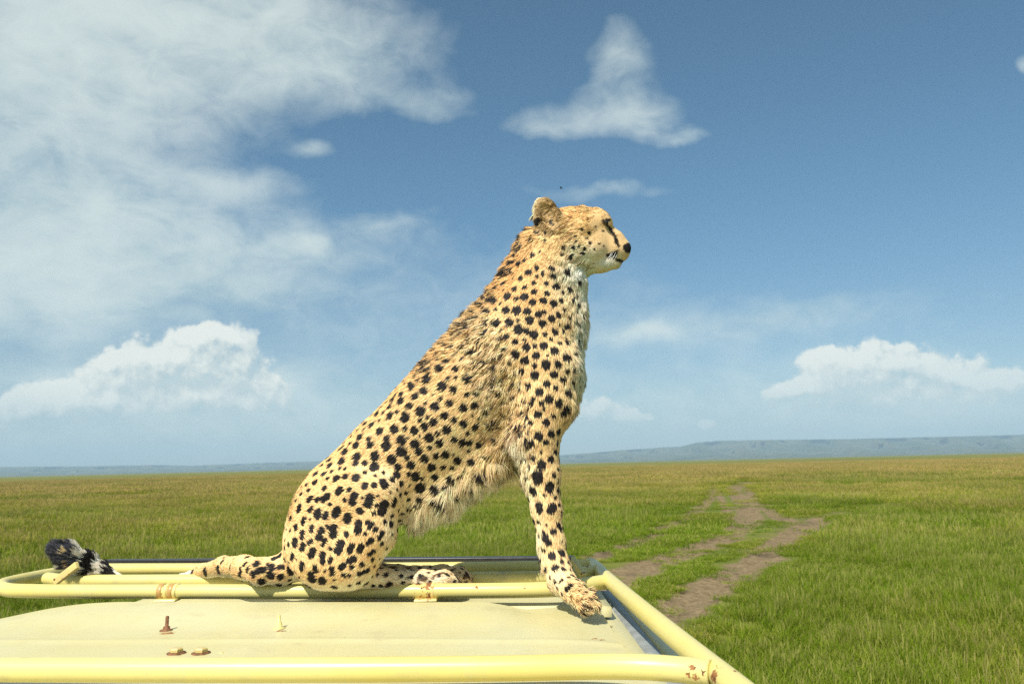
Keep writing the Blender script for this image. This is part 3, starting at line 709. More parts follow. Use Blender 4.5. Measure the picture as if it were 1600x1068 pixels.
reg(460, 660, 7.118, [(640,150,24),(690,252,40),(560,325,40),(510,295,24),(845,250,36),(825,185,26),(1025,262,46),(900,360,44),(695,385,42),(530,435,40),(385,480,38),(385,415,28),(240,570,34),(330,575,32),(222,660,34),(140,690,24),(460,625,44),(570,600,34),(325,725,30),(880,495,54),(680,605,50),(780,440,28),(680,455,30),(995,552,20),(1090,630,30),(1190,680,32),(1145,588,40),(1150,488,38),(1075,415,44),(1200,325,48),(1265,390,28),(1455,405,38),(1300,462,38),(1270,558,24),(1350,590,42),(1530,500,38),(1425,620,24),(1395,715,50),(1235,785,28),(1395,850,22),(790,695,38),(895,695,30),(990,660,40),(1005,690,40),(505,745,40),(482,775,38),(600,750,28),(180,840,32),(160,870,30),(245,850,32),(360,810,40),(330,850,38),(670,820,42),(645,870,42),(565,850,26),(747,838,18),(840,835,46),(825,905,46),(920,808,18),(1115,865,28),(1095,910,28),(905,912,22),(1005,920,50),(980,990,48),(880,1010,22),(722,985,38),(60,935,32),(45,965,28),(180,950,26),(165,985,24),(260,1005,42),(350,1010,34),(480,960,42),(450,1010,42),(398,905,24),(1175,800,24),(70,790,24),(500,505,24),(570,510,22)])
reg(420, 790, 7.118, [(335,25,34),(455,40,26),(545,65,38),(540,105,36),(628,105,36),(770,45,42),(735,90,42),(875,115,44),(862,165,42),(1010,58,36),(1162,90,20),(1100,165,26),(392,145,30),(385,180,28),(300,225,28),(302,255,26),(380,305,30),(375,340,28),(475,235,26),(468,275,24),(465,140,14),(575,270,36),(555,330,38),(655,232,22),(725,250,42),(710,320,42),(862,308,32),(1000,205,44),(990,265,46),(1150,190,28),(1130,230,26),(1195,262,30),(1265,305,28),(1230,345,26),(1300,180,24),(1360,210,32),(1080,310,24),(285,385,26),(285,420,26),(220,420,18),(385,435,32),(362,480,32),(465,390,24),(455,415,22),(495,500,38),(480,550,38),(620,390,28),(605,430,24),(680,465,20),(800,435,46),(780,490,46),(920,440,34),(900,485,34),(1030,440,34),(1010,490,34),(1145,375,32),(1110,410,28),(1265,412,22),(1160,500,26),(1120,530,26),(260,550,32),(255,590,30),(178,590,20),(605,550,34),(600,610,36),(685,585,26),(680,620,24),(935,575,34),(910,610,32),(368,645,36),(368,690,36),(240,705,26),(240,745,26),(300,722,18),(505,680,26),(545,720,22),(625,718,14),(702,695,32),(700,740,30),(830,645,32),(805,685,32),(830,760,28),(895,775,24),(920,675,24),(1160,585,22),(1100,712,28),(1060,732,26),(1005,755,26),(265,850,42),(362,825,44),(475,775,42),(475,815,44),(597,810,40),(597,840,40),(440,925,48),(530,902,24),(645,920,34),(740,900,34),(740,820,18),(1080,855,34),(995,855,24),(110,545,24),(50,580,20),(30,680,28),(15,770,28),(125,780,34),(110,690,20),(100,870,30),(160,690,20),(95,450,20),(150,400,16),(240,270,14),(240,140,20),(180,260,20),(315,585,12),(1340,870,30),(1300,685,20),(1480,770,24),(1310,760,22),(1500,850,20)])
reg(640, 660, 7.118, [(405,65,38),(232,172,42),(332,230,38),(68,222,38),(105,325,36),(225,280,24),(172,405,40),(290,362,30),(405,348,40),(490,340,16),(28,462,34),(248,500,42),(380,490,28),(535,410,38),(70,592,44),(282,605,34),(148,620,20),(435,625,34),(658,615,32),(115,715,50),(275,745,38),(440,805,42),(555,715,24),(255,870,34),(115,850,20),(585,222,32),(660,215,24),(770,255,30),(500,170,28),(690,430,30),(640,870,34),(735,50,28),(890,40,32),(610,25,28),(830,390,28),(870,580,28),(1085,455,30),(920,225,24),(490,950,24),(30,1040,36),(180,1000,24),(50,910,22)])
reg(790, 660, 3.558, [(186,75,16),(135,122,23),(222,108,10),(72,38,12),(252,55,14),(292,50,14),(220,12,12),(85,78,10),(148,194,15),(84,136,8),(107,213,17),(246,200,18),(202,222,21),(203,240,20),(272,165,12),(178,298,23),(178,314,23),(267,290,13),(152,376,16),(160,395,14),(243,350,21),(243,368,20),(288,375,14),(213,404,9),(183,458,20),(193,482,18),(260,467,20),(256,485,20),(293,458,10),(160,540,17),(295,568,13),(302,585,12),(263,605,16),(220,640,17),(232,665,16),(208,610,9),(313,720,19),(258,740,19),(280,808,18),(324,815,13),(310,878,14),(276,888,9),(348,862,9),(368,908,14),(340,926,13),(286,916,8),(316,953,8),(288,258,9),(322,640,6),(370,965,6)])
reg(260, 850, 8.0, [(160,365,32),(325,345,38),(487,330,42),(487,365,42),(650,300,42),(655,345,40),(805,275,40),(700,215,26),(595,220,20),(850,185,32),(890,140,24),(720,165,20),(925,330,34),(920,375,34),(985,245,34),(1020,325,28),(1080,360,38),(1155,330,30),(1200,310,26),(1185,460,44),(930,490,36),(1045,490,38),(1290,380,40),(1320,285,32),(1260,270,20),(1020,165,26),(1130,250,30),(1340,185,26),(1400,500,36),(1420,400,40),(1385,35,28),(1405,140,30)])
reg(740, 270, 4.99, [(295,650,20),(380,595,20),(455,640,17),(355,710,18),(270,715,18),(290,770,16),(225,800,18),(490,745,18),(610,750,18),(430,775,18),(540,788,12),(625,808,16),(490,812,10),(735,780,24),(365,828,16),(245,862,18),(475,860,14),(565,865,16),(645,885,22),(395,890,18),(315,908,18),(750,915,22),(470,925,18),(570,938,18),(820,860,16),(350,510,20),(380,415,20),(430,450,16),(455,540,14),(300,595,18),(400,688,14),(150,885,16),(115,850,18),(75,915,16),(85,970,16),(455,340,16),(510,455,10),(550,530,12),(515,620,10),
    (900,465,10),(905,545,11),(975,555,8),(885,515,9),(825,570,9),(780,585,13),(870,585,11),(845,630,14),(755,655,12),(690,640,12),(705,580,10),(800,530,8),(850,445,9),(945,420,10),(945,590,8),(1010,570,7),(790,495,10),(1015,450,7)])
SPOTS += [(u + 9, v + 6, 3.6) for (u, v) in ((832, 342), (820, 354), (811, 367), (803, 382), (796, 396), (788, 409), (779, 422), (769, 436), (760, 448), (750, 461), (741, 474), (731, 487), (722, 500), (712, 513), (701, 526), (688, 541))]
# put each spot on the skin: the near-side point that projects to it
nearv = np.where((SN[:, 1] < .25))[0]
nu, nv_ = VU[nearv], VV[nearv]
SC_, SR_ = [], []
for (u, v, r) in SPOTS:
    d2 = (nu - u) ** 2 + (nv_ - v) ** 2
    c = np.where(d2 < 30)[0]
    if len(c) == 0: c = np.array([d2.argmin()])
    # nearest to the viewer of the candidates
    yy = SVW[nearv[c], 1]; c = c[yy < yy.min() + .05]; j = c[d2[c].argmin()]
    SC_.append(SVW[nearv[j]]); SR_.append(r * SVW[nearv[j], 1] / F_PX * (1.6 if u < 462 and v > 770 and r < 4 else 1.16 if u < 640 and v > 725 else 1.28 if v > 425 or u < 870 else 1.4))
# the far side and other unseen skin: even scatter
_C = np.array(SC_); _R = np.array(SR_)
far_i = np.where((SN[:, 1] > -.12) & (VU > 440) & (VU < 900) & (VV > 420) & ((SN[:, 1] > .3) | (SN[:, 2] > -.2)))[0]
rng.shuffle(far_i); acc_p = []
for i in far_i[:6000]:
    p = SVW[i]
    if (np.linalg.norm(_C - p, axis=1) - _R).min() > .009 and all((p - q) @ (p - q) > .025 ** 2 for q in acc_p): acc_p.append(p)
for p in acc_p: SC_.append(p); SR_.append(rng.uniform(.0055, .0095))
_C = np.array(SC_); _R = np.array(SR_)
gap = np.where((SN[:, 1] <= .1) & (VU > 445) & (VU < 905) & (VV > 430) & (VV < 915))[0]; rng.shuffle(gap); acc_p = []
for i in gap[:9000]:                       # small fill-in spots between the large ones
    p = SVW[i]
    if (np.linalg.norm(_C - p, axis=1) - _R).min() > .0105 and all((p - q) @ (p - q) > .017 ** 2 for q in acc_p): acc_p.append(p)
for p in acc_p: SC_.append(p); SR_.append(rng.uniform(.0028, .0062))
SC_ = np.array(SC_); SR_ = np.array(SR_)
FACE = [((943, 345), (950, 344.5), 2.6), ((950, 344.5), (954, 344), 1.8), ((944, 346), (950, 352.5), 2.4), ((950, 352.5), (956, 361), 2.5), ((956, 361), (962, 371), 2.7), ((962, 371), (964, 379), 2.9), ((964, 379), (967, 384.5), 2.6),
        ((951, 400), (961, 397), 4.2), ((961, 396), (966, 391), 1.6), ((958, 402), (970, 408), 1.9), ((970, 406), (974, 410), 2.2)]
def gauss(u, v, u0, v0, ru, rv=None): rv = rv or ru; return np.exp(-((u - u0) / ru) ** 2 - ((v - v0) / rv) ** 2)
def segd(u, v, a, b_):
    ax_, ay = a; dx, dy = b_[0] - ax_, b_[1] - ay; t = np.clip(((u - ax_) * dx + (v - ay) * dy) / (dx * dx + dy * dy), 0, 1)
    return np.hypot(u - ax_ - t * dx, v - ay - t * dy)
def ruffle(u, v):
    d = np.minimum(segd(u, v, (752, 520), (785, 610)), segd(u, v, (785, 610), (800, 715)))
    return np.clip(1.25 - d / 40, 0, 1)
BACK, TAN, PALE, WHITE, BLACK = [np.array(c) for c in ((.86, .50, .20), (.92, .61, .30), (.92, .75, .49), (.95, .88, .73), (.016, .013, .012))]
def coat(Pw, N, jit, extra=0.0):
    """base colour and spot mask for points on the skin"""
    u, v = proj(Pw); n = len(Pw)
    ns = vnoise3(Pw, 160, 3)
    Pj = Pw + ns * .0006 + jit
    spot = np.zeros(n)
    for i0 in range(0, n, 20000):
        q = Pj[i0:i0 + 20000].astype(np.float32); d = np.sqrt(np.maximum(((q ** 2).sum(1)[:, None] + (SC_ ** 2).sum(1)[None].astype(np.float32) - 2 * q @ SC_.T.astype(np.float32)), 0))
        spot[i0:i0 + 20000] = (d / SR_[None].astype(np.float32)).min(1)
    spot = spot < 1.0
    pale = np.zeros(n); white = np.zeros(n); back = np.zeros(n)
    for (u0, v0, ru_, rv_, s) in ((905, 560, 30, 60, .5), (740, 770, 75, 50, .8), (660, 800, 50, 40, .6), (720, 700, 60, 50, .45), (608, 830, 14, 50, .7), (822, 760, 14, 60, .9), (840, 850, 10, 50, .9), (868, 905, 22, 30, .6),
                                  (905, 400, 26, 18, .6), (603, 745, 18, 22, .45), (575, 735, 22, 10, .3), (765, 600, 40, 100, .45), (885, 455, 24, 40, .6), (575, 905, 30, 14, .8)):
        pale = np.maximum(pale, s * gauss(u, v, u0, v0, ru_, rv_))
    for (u0, v0, ru_, rv_, s) in ((908, 424, 34, 20, 1.), (945, 412, 32, 12, 1.), (925, 396, 26, 12, .6), (958, 402, 16, 9, .8), (910, 460, 12, 30, .8), (906, 520, 10, 60, .9), (912, 590, 10, 50, .9), (660, 906, 60, 16, .5), (730, 790, 60, 26, .7), (805, 700, 12, 30, .7), (930, 404, 16, 10, .5), (900, 387, 14, 10, .5)):
        white = np.maximum(white, s * gauss(u, v, u0, v0, ru_, rv_))
    white = np.maximum(white, np.clip((-N[:, 2] - .45) * 1.6, 0, .8) * (v > 440))
    back = np.clip((np.maximum(-N[:, 0] * .5 + N[:, 2] * .7, 0) - .35) * 1.6, 0, 1) * (v < 760) + .8 * gauss(u, v, 800, 430, 60, 45) + .6 * gauss(u, v, 905, 335, 40, 16) + .5 * gauss(u, v, 850, 470, 40, 14)
    back = np.clip(back, 0, 1)
    rf = ruffle(u, v)
    c = TAN * (1 - back[:, None]) + BACK * back[:, None]
    c = c * (1 - pale[:, None]) + PALE * pale[:, None]
    c = c * (1 - white[:, None]) + WHITE * white[:, None]
    # disturbed fur shows grey-brown underwool and bleached tips in patches
    rn = vnoise(Pw, 75, 40) * .6 + vnoise(Pw, 190, 41) * .4
    c = np.where(((rn > .60) & (rf > .3))[:, None], c * .55 + PALE * .45, c)
    c = np.where(((rn < .36) & (rf > .3))[:, None], c * np.array([.50, .46, .42]), c)
    ft = (v > 884) & (u > 595) & (u < 740) & (vnoise(Pw, 85, 74) > .68); c = np.where(ft[:, None], c * np.array([.16, .13, .11]), c)
    # tail rings
    tl = (u < 300) & (v > 830)
    uo = u; u = u + ns[:, 1] * 5
    ring = tl & ((u < 124) | ((u > 137) & (u < 150)) | ((u > 166) & (u < 182)) | ((u > 205) & (u < 226)) | ((u > 245) & (u < 262)))
    u = uo; c = np.where((tl & ~ring)[:, None], WHITE * .85, c)
    dark = spot & ~tl | ring
    tipw = (u < 118) & tl & (vnoise(Pw, 130, 77) > .80); dark &= ~tipw
    # face
    fm = np.zeros(n, bool)
    for a, b_, w in FACE: fm |= segd(u + ns[:, 0] * .5, v + ns[:, 1] * .5, a, b_) < w * 1.02
    nose = ((u - 981) / 7.5) ** 2 + ((v - 387.5) / 8.5) ** 2 < 1
    facing = (v < 425) & (u > 930)
    dark |= (fm | nose) & facing
    # lip line and whisker dots
    # ear: shading inside the cup painted dark into the coat, darker back
    ear = gauss(u, v, 855, 335, 24, 30) > .3
    cup = ear & (N[:, 1] < .2)
    dk = gauss(u, v, 864, 347, 4.5, 10) + gauss(u, v, 854, 360, 4, 4) + .45 * gauss(u, v, 851, 326, 6, 6)
    dark |= cup & (dk + (ns[:, 0]) * .15 > .62)
    rim_ = segd(u, v, (836, 318), (845, 308)) + 0 * u; rim_ = np.minimum(rim_, segd(u, v, (845, 308), (858, 307))); rim_ = np.minimum(rim_, segd(u, v, (836, 318), (837, 334)))
    c = np.where((cup & (rim_ < 2.4))[:, None], PALE, c)
    c = np.where((cup & (rim_ >= 2.4))[:, None], np.array([.40, .30, .15]) * .7 + c * .3, c)
    crown = np.maximum(gauss(u, v, 905, 328, 45, 14), .8 * gauss(u, v, 880, 350, 25, 20)); fl = (crown > .25) & (vnoise(Pw, 190, 71) > .66)
    c = np.where(fl[:, None], c * np.array([.42, .36, .30]), c)
    ck = (u > 880) & (u < 935) & (v > 355) & (v < 420) & (vnoise(Pw, 230, 72) > .70); c = np.where(ck[:, None], c * np.array([.55, .5, .45]), c)
    return c, dark, rf
vc, vd, _ = coat(SVW, SN, 0.0)
skin_c = np.where(vd[:, None], BLACK, vc * .80)
skin_m, nt, b, o = new_mat('cheetah_skin')
a_ = nt.new('ShaderNodeAttribute', attribute_name='coat'); nt.put(b.inputs['Base Color'], a_.outputs['Color']); b.inputs['Roughness'].default_value = .8; b.inputs['Specular IOR Level'].default_value = .15
chee = empty('cheetah', tuple(float(x) for x in (at(520, 922, YC)[0], YC, ZT + TR)))
tag(chee, 'spotted cheetah sitting upright on the roof frame of the yellow vehicle, looking ahead', 'cheetah')
body_o = fast_mesh('body', SVW, SQ, skin_m)
attr(body_o.data, 'coat', 'FLOAT_COLOR', 'POINT', np.hstack([skin_c, np.ones((len(skin_c), 1))]).astype(np.float32))
body_o.parent = chee; body_o.matrix_parent_inverse = chee.matrix_world.inverted()

# ---- fur -----------------------------------------------------------------------------
T = np.vstack([SQ[:, [0, 1, 2]], SQ[:, [0, 2, 3]]])
ta = np.linalg.norm(np.cross(SVW[T[:, 1]] - SVW[T[:, 0]], SVW[T[:, 2]] - SVW[T[:, 0]]), axis=1) * .5
tc_ = SVW[T].mean(1); tu, tv = proj(tc_)
dens = np.ones(len(T))
tn = SN[T].mean(1)
dens *= np.where(tn[:, 1] > .45, .55, 1.0)                                    # the far side gets by with fewer, thicker hairs
dens *= np.where((tu > 840) & (tv < 440), 2.0, 1.0)                           # fine fur on the face
dens *= np.where(((tu - 982) / 8) ** 2 + ((tv - 388) / 9) ** 2 < 1, 0.0, 1.0)   # bare nose
dens *= np.where((tu < 170) & (tv > 830), 4.0, 1.0)                           # tail tuft
belly = np.maximum(gauss(tu, tv, 700, 800, 70, 34), gauss(tu, tv, 770, 740, 40, 36)) * (tn[:, 2] < .1)
dens *= 1 + 1.5 * belly
NH = 420000
pr = ta * dens; pr /= pr.sum()
ti = rng.choice(len(T), NH, p=pr)
r1, r2 = np.sqrt(rng.random(NH)), rng.random(NH); w0, w1, w2 = 1 - r1, r1 * (1 - r2), r1 * r2
def bary(A): return A[T[ti, 0]] * w0[:, None] + A[T[ti, 1]] * w1[:, None] + A[T[ti, 2]] * w2[:, None]
R0 = bary(SVW); N0 = bary(SN); N0 /= np.linalg.norm(N0, axis=1)[:, None]; FL = bary(flow)
FL -= N0 * (FL * N0).sum(1)[:, None]; FL /= np.linalg.norm(FL, axis=1)[:, None] + 1e-9
hu, hv = proj(R0)
rf = ruffle(hu, hv)
headm = (hu > 835) & (hv < 432) & (hv > 290)
face = (hu > 925) & (hv < 430)
Ln = np.full(NH, .0095)
Ln += .004 * np.clip(gauss(hu, hv, 700, 600, 130, 120), 0, 1) + .008 * rf
nape = np.minimum.reduce([segd(hu, hv, (835, 345), (800, 390)), segd(hu, hv, (800, 390), (765, 447)), segd(hu, hv, (765, 447), (722, 505)), segd(hu, hv, (722, 505), (660, 580))])
nape_w = np.clip(1 - nape / 30, 0, 1) * np.clip((hu - 610) / 90, 0, 1)
Ln += .014 * nape_w
chest = np.maximum(gauss(hu, hv, 905, 520, 22, 75), gauss(hu, hv, 900, 620, 26, 40)); Ln += .014 * chest
bpath = np.minimum.reduce([segd(hu, hv, (632, 822), (690, 790)), segd(hu, hv, (690, 790), (745, 748)), segd(hu, hv, (745, 748), (790, 715))])
bl = np.clip(1.5 - bpath / 22, 0, 1) * np.clip((.25 - N0[:, 2]) / .5, 0, 1) * (hu > 612) * (hu < 803) * (R0[:, 1] > YC - .085)
Ln += .028 * bl * np.clip(vnoise(R0, 60, 91) * 1.1 + rng.normal(0, .22, NH), .08, 1.3)
Ln = np.where((hu > 795) & (hv > 690), .011, Ln)
elb = gauss(hu, hv, 806, 690, 14, 22) + .8 * gauss(hu, hv, 818, 760, 9, 50) + .8 * gauss(hu, hv, 842, 868, 8, 26); elb *= (hu > 780); Ln += .013 * elb
Ln = np.where((hu < 640) & (hv > 715), .0085, Ln)
Ln = np.where(headm, .0095 - .0048 * np.clip((hu - 890) / 50, 0, 1), Ln)
Ln = np.where(headm & (gauss(hu, hv, 895, 420, 34, 24) > .3), .015, Ln); Ln = np.where(headm & (gauss(hu, hv, 878, 372, 20, 22) > .4), .013, Ln)
Ln = np.where(headm & (gauss(hu, hv, 905, 322, 40, 9) > .35), .011, Ln)
Ln = np.where((hv > 885) & (hu > 560) & (hu < 760), .0075, Ln); pawm = (hv > 908) & (hu > 884); Ln = np.where(pawm, .014, Ln)
tailm = (hu < 445) & (hv > 850); Ln = np.where(tailm, .0095, Ln); Ln = np.where((hu < 172) & tailm, .020, Ln); Ln = np.where((hu < 128) & tailm, .029, Ln)
Ln *= rng.uniform(.7, 1.2, NH)
# in the ruffled patch the spots are broken up
hc_, hd, rf2 = coat(R0, N0, rng.normal(0, 1, (NH, 3)) * .0003 + FL * (Ln * .72)[:, None])
drop = (rf > .35) & (vnoise(R0, 120, 55) > .60) & hd & (rng.random(NH) < .5); hd = hd & ~drop
c1 = vnoise3(R0, 95, 10); c2 = vnoise3(R0, 260, 20); c3 = vnoise3(R0, 45, 30)
sleek = np.clip(1 - rf * 1.5 - nape_w - bl - chest - elb, 0, 1)
amp = .22 + .22 * (headm & ~face) + .45 * (tailm & (hu < 172)) + .5 * pawm - .15 * sleek * ~pawm + .7 * rf + .35 * nape_w + .25 * bl + .2 * chest
lift = .30 + .12 * rng.random(NH) + .5 * nape_w + .25 * rf + .15 * chest
lift = np.where(face, .26, lift); lift = np.where(tailm & (hu < 172), .55, lift)
Dr = FL + N0 * lift[:, None] + c1 * amp[:, None] + c2 * (amp * .7)[:, None] + c3 * (amp * .5)[:, None] + rng.normal(0, .05, (NH, 3))
hang = np.array([.42, -.05, -1.0])
Dr = Dr * (1 - .75 * bl[:, None]) + (hang + c1 * .45 + c3 * .6 + c2 * .3) * (.9 * bl[:, None])
Dr += np.array([-.25, 0, .25]) * nape_w[:, None]
# never comb into the skin
dn = (Dr * N0).sum(1); Dr += N0 * np.clip(.12 - dn, 0, None)[:, None]
Dr /= np.linalg.norm(Dr, axis=1)[:, None]
K = 5; ts = np.linspace(0, 1, K); pts = np.zeros((NH, K, 3), np.float32)
lay = FL * .55 - N0 * .25 * np.clip(1 - nape_w - bl, 0, 1)[:, None] + np.array([0, 0, -.12])
for k, t in enumerate(ts):
    pts[:, k] = R0 - N0 * .0008 + Ln[:, None] * (Dr * t + lay * (.42 * t * t))
base_w = np.where(face, .00035, np.where(headm, .00045, .00062)) * rng.uniform(.8, 1.25, NH) * np.where(N0[:, 1] > .45, 1.5, 1)
rad_ = (base_w[:, None] * np.array([1, 1, .85, .6, .12])[None]).astype(np.float32)
var = rng.normal(1, 1, NH) * np.where(headm, .24, .19) + 1.0; var = np.clip(var, .35, 1.35)
var = var * (.80 + .24 * vnoise(R0, 110, 60))
colr = hc_ * var[:, None] * np.array([1, .985, .96])
colr = np.where(hd[:, None], BLACK * rng.uniform(.6, 2.2, NH)[:, None], colr)
# dark-tipped guard hairs along nape and brow
gd = (nape_w > .45) & (vnoise(R0, 75, 66) > .60) & (rng.random(NH) < .8); colr = np.where(gd[:, None], np.array([.03, .022, .016]), colr)
gd = (rng.random(NH) < .10) & (gauss(hu, hv, 925, 324, 35, 9) > .3); colr = np.where(gd[:, None], np.array([.05, .035, .02]), colr)
gd = pawm & (hu > 902) & (vnoise(R0, 140, 88) > .50) & (rng.random(NH) < .8); colr = np.where(gd[:, None], np.array([.035, .025, .018]), colr)
tb = tailm & (hu < 128) & hd; colr = np.where(tb[:, None], np.array([.02, .02, .024]) * rng.uniform(.5, 5.0, NH)[:, None] ** 1.3, colr)  # grey sheen on the black tail tuft, painted as lighter strands
colr = np.clip(colr, .004, .96)
# whiskers
wp = []; 
for (u, v) in ((955, 394), (957, 397), (959, 393), (961, 397), (958, 400), (962, 394), (964, 398), (954, 398)):
    for s in (-1,):
        p0 = at(u, v, YC - .032); e = np.array([-.02 + random.uniform(-.012, .012), -.02, -.024 + random.uniform(-.008, .006)])
        wp.append([p0 + e * t + np.array([0, 0, -.004]) * t * t for t in ts])
wp = np.array(wp, np.float32)
pts = np.concatenate([pts, wp]); rad_ = np.concatenate([rad_, np.tile(np.array([.00028, .00026, .0002, .00015, .00006], np.float32), (len(wp), 1))])
colr = np.concatenate([colr, np.tile([.9, .88, .8], (len(wp), 1))]); N0 = np.concatenate([N0, np.tile([0, -1.0, .3], (len(wp), 1))])
hc = bpy.data.hair_curves.new('fur'); hc.add_curves([K] * len(pts))
hc.attributes['position'].data.foreach_set('vector', pts.ravel()) if 'position' in hc.attributes else attr(hc, 'position', 'FLOAT_VECTOR', 'POINT', pts)
attr(hc, 'radius', 'FLOAT', 'POINT', rad_) if 'radius' not in hc.attributes else hc.attributes['radius'].data.foreach_set('value', rad_.ravel())
attr(hc, 'coat', 'FLOAT_VECTOR', 'CURVE', colr.astype(np.float32)); attr(hc, 'skin_normal', 'FLOAT_VECTOR', 'CURVE', N0.astype(np.float32))
fur_m, nt, b, o = new_mat('cheetah_fur')
a_ = nt.new('ShaderNodeAttribute', attribute_name='coat'); an = nt.new('ShaderNodeAttribute', attribute_name='skin_normal')
hi_ = nt.new('ShaderNodeHairInfo')
nrm = nt.vmath('NORMALIZE', nt.vmath('ADD', nt.vmath('SCALE', an.outputs['Vector'], None), nt.vmath('SCALE', nt.new('ShaderNodeNewGeometry').outputs['Normal'], None)))
for n_ in nt.n:
    if n_.type == 'VECT_MATH' and n_.operation == 'SCALE': n_.inputs['Scale'].default_value = .52 if n_.inputs[0].links[0].from_node == an else .48
nt.put(b.inputs['Base Color'], a_.outputs['Color']); b.inputs['Roughness'].default_value = .55; b.inputs['Specular IOR Level'].default_value = .22
nt.put(b.inputs['Normal'], nrm)
tl_ = nt.new('ShaderNodeBsdfTranslucent'); nt.put(tl_.inputs['Color'], a_.outputs['Color']); mxs = nt.new('ShaderNodeMixShader'); mxs.inputs[0].default_value = .18
nt.l.new(b.outputs[0], mxs.inputs[1]); nt.l.new(tl_.outputs[0], mxs.inputs[2]); nt.l.new(mxs.outputs[0], o.inputs['Surface'])
hc.materials.append(fur_m)
fur = bpy.data.objects.new('fur', hc); COL.objects.link(fur); fur.parent = body_o; fur.matrix_parent_inverse = body_o.matrix_world.inverted()
# eyes, claws
eye_m, nt, b, o = new_mat('cheetah_eye'); b.inputs['Base Color'].default_value = C(.012, .007, .004); b.inputs['Roughness'].default_value = .08
claw_m = simple('cheetah_claw', (.05, .04, .03), .35)
for s in (-1, 1):
    lathe('eye', at(947, 347.5, YC + s * .0440) , [(.0005, -.006), (.0035, -.005), (.0058, -.002), (.0062, 0), (.0058, .002), (.0035, .005), (.0005, .006)], eye_m, body_o, 14, (0, s, 0))
for (u, v, dy) in ((926, 947, -.242), (924, 953, -.262), (918, 956, -.286)):
    p = at(u - 3, v, YC + dy); tube('claw', [p, p + [.006, -.004, -.002], p + [.010, -.007, -.008]], lambda t: .0026 * (1 - .8 * t), claw_m, body_o, 8, 4)
p = at(845, 873, YC - .138); tube('claw', [p + [.004, 0, .003], p + [-.004, -.002, -.004], p + [-.007, -.003, -.011]], lambda t: .003 * (1 - .8 * t), claw_m, body_o, 8, 4)

# ------------------------------------------------------------------ grass (uncountable): patches of modelled blades, instanced
gcol = bpy.data.collections.new('grass_patches')
grass_m, nt, b, o = new_mat('grass_blades')
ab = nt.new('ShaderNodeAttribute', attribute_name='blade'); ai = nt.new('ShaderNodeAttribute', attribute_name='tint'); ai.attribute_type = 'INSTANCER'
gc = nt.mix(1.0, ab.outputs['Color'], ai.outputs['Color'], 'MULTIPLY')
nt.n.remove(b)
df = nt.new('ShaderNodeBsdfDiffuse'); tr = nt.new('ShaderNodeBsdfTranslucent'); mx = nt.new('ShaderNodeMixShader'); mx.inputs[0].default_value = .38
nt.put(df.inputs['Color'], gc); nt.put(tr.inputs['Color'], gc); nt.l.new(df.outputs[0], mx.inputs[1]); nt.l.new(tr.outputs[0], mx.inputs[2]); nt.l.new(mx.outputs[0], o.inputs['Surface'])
def patch(name, size, nb, h, wid, stalk, seed):
    r = np.random.default_rng(seed); V = []; F = []; Cc = []
    # tufts
    nt_ = max(4, nb // 9); tc = r.uniform(-size / 2, size / 2, (nt_, 2)); th_ = r.uniform(.55, 1.25, nt_); hue = r.random(nt_)
    k = r.integers(0, nt_, nb)
    bp_ = tc[k] + r.normal(0, size * .05 + .012, (nb, 2)); a = r.uniform(0, 2 * np.pi, nb); lean = r.uniform(.1, .75, nb); L = h * th_[k] * r.uniform(.55, 1.15, nb)
    is_st = r.random(nb) < stalk; L = np.where(is_st, L * 1.35, L); lean = np.where(is_st, lean * .35, lean)
    w = wid * r.uniform(.6, 1.3, nb) * np.where(is_st, .55, 1)
    az_ = r.uniform(0, np.pi, nb); dx, dy = np.cos(a) * lean, np.sin(a) * lean; wx, wy = np.cos(az_), np.sin(az_)
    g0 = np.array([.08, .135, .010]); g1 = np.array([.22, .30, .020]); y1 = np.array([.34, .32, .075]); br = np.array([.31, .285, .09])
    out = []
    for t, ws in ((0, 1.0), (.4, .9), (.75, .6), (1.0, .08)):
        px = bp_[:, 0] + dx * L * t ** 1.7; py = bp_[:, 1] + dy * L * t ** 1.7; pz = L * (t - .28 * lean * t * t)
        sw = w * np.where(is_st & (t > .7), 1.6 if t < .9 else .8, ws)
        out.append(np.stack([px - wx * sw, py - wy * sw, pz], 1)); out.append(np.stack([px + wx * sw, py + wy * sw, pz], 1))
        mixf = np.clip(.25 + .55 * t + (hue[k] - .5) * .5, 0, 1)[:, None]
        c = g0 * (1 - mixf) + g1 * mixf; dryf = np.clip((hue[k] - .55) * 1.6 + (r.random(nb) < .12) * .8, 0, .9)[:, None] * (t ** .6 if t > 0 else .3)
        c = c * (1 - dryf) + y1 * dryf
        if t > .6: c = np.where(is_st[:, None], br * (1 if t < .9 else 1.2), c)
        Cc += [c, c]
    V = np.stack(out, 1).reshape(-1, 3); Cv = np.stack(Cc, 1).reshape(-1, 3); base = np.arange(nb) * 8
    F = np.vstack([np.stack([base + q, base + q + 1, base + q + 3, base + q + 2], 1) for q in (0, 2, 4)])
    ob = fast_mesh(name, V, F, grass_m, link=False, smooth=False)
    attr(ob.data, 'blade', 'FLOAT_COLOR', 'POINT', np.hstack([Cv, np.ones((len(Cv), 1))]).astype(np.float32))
    gcol.objects.link(ob); return ob
VAR = []
for i in range(5): patch('patch_%02d' % len(VAR), .62, 330, .26, .0042, .10, 100 + i); VAR.append(0)      # near, lush
for i in range(4): patch('patch_%02d' % len(VAR), 1.5, 420, .30, .008, .12, 200 + i); VAR.append(1)       # middle
for i in range(3): patch('patch_%02d' % len(VAR), 4.5, 620, .36, .022, .22, 300 + i); VAR.append(2)       # far
pts_ = []
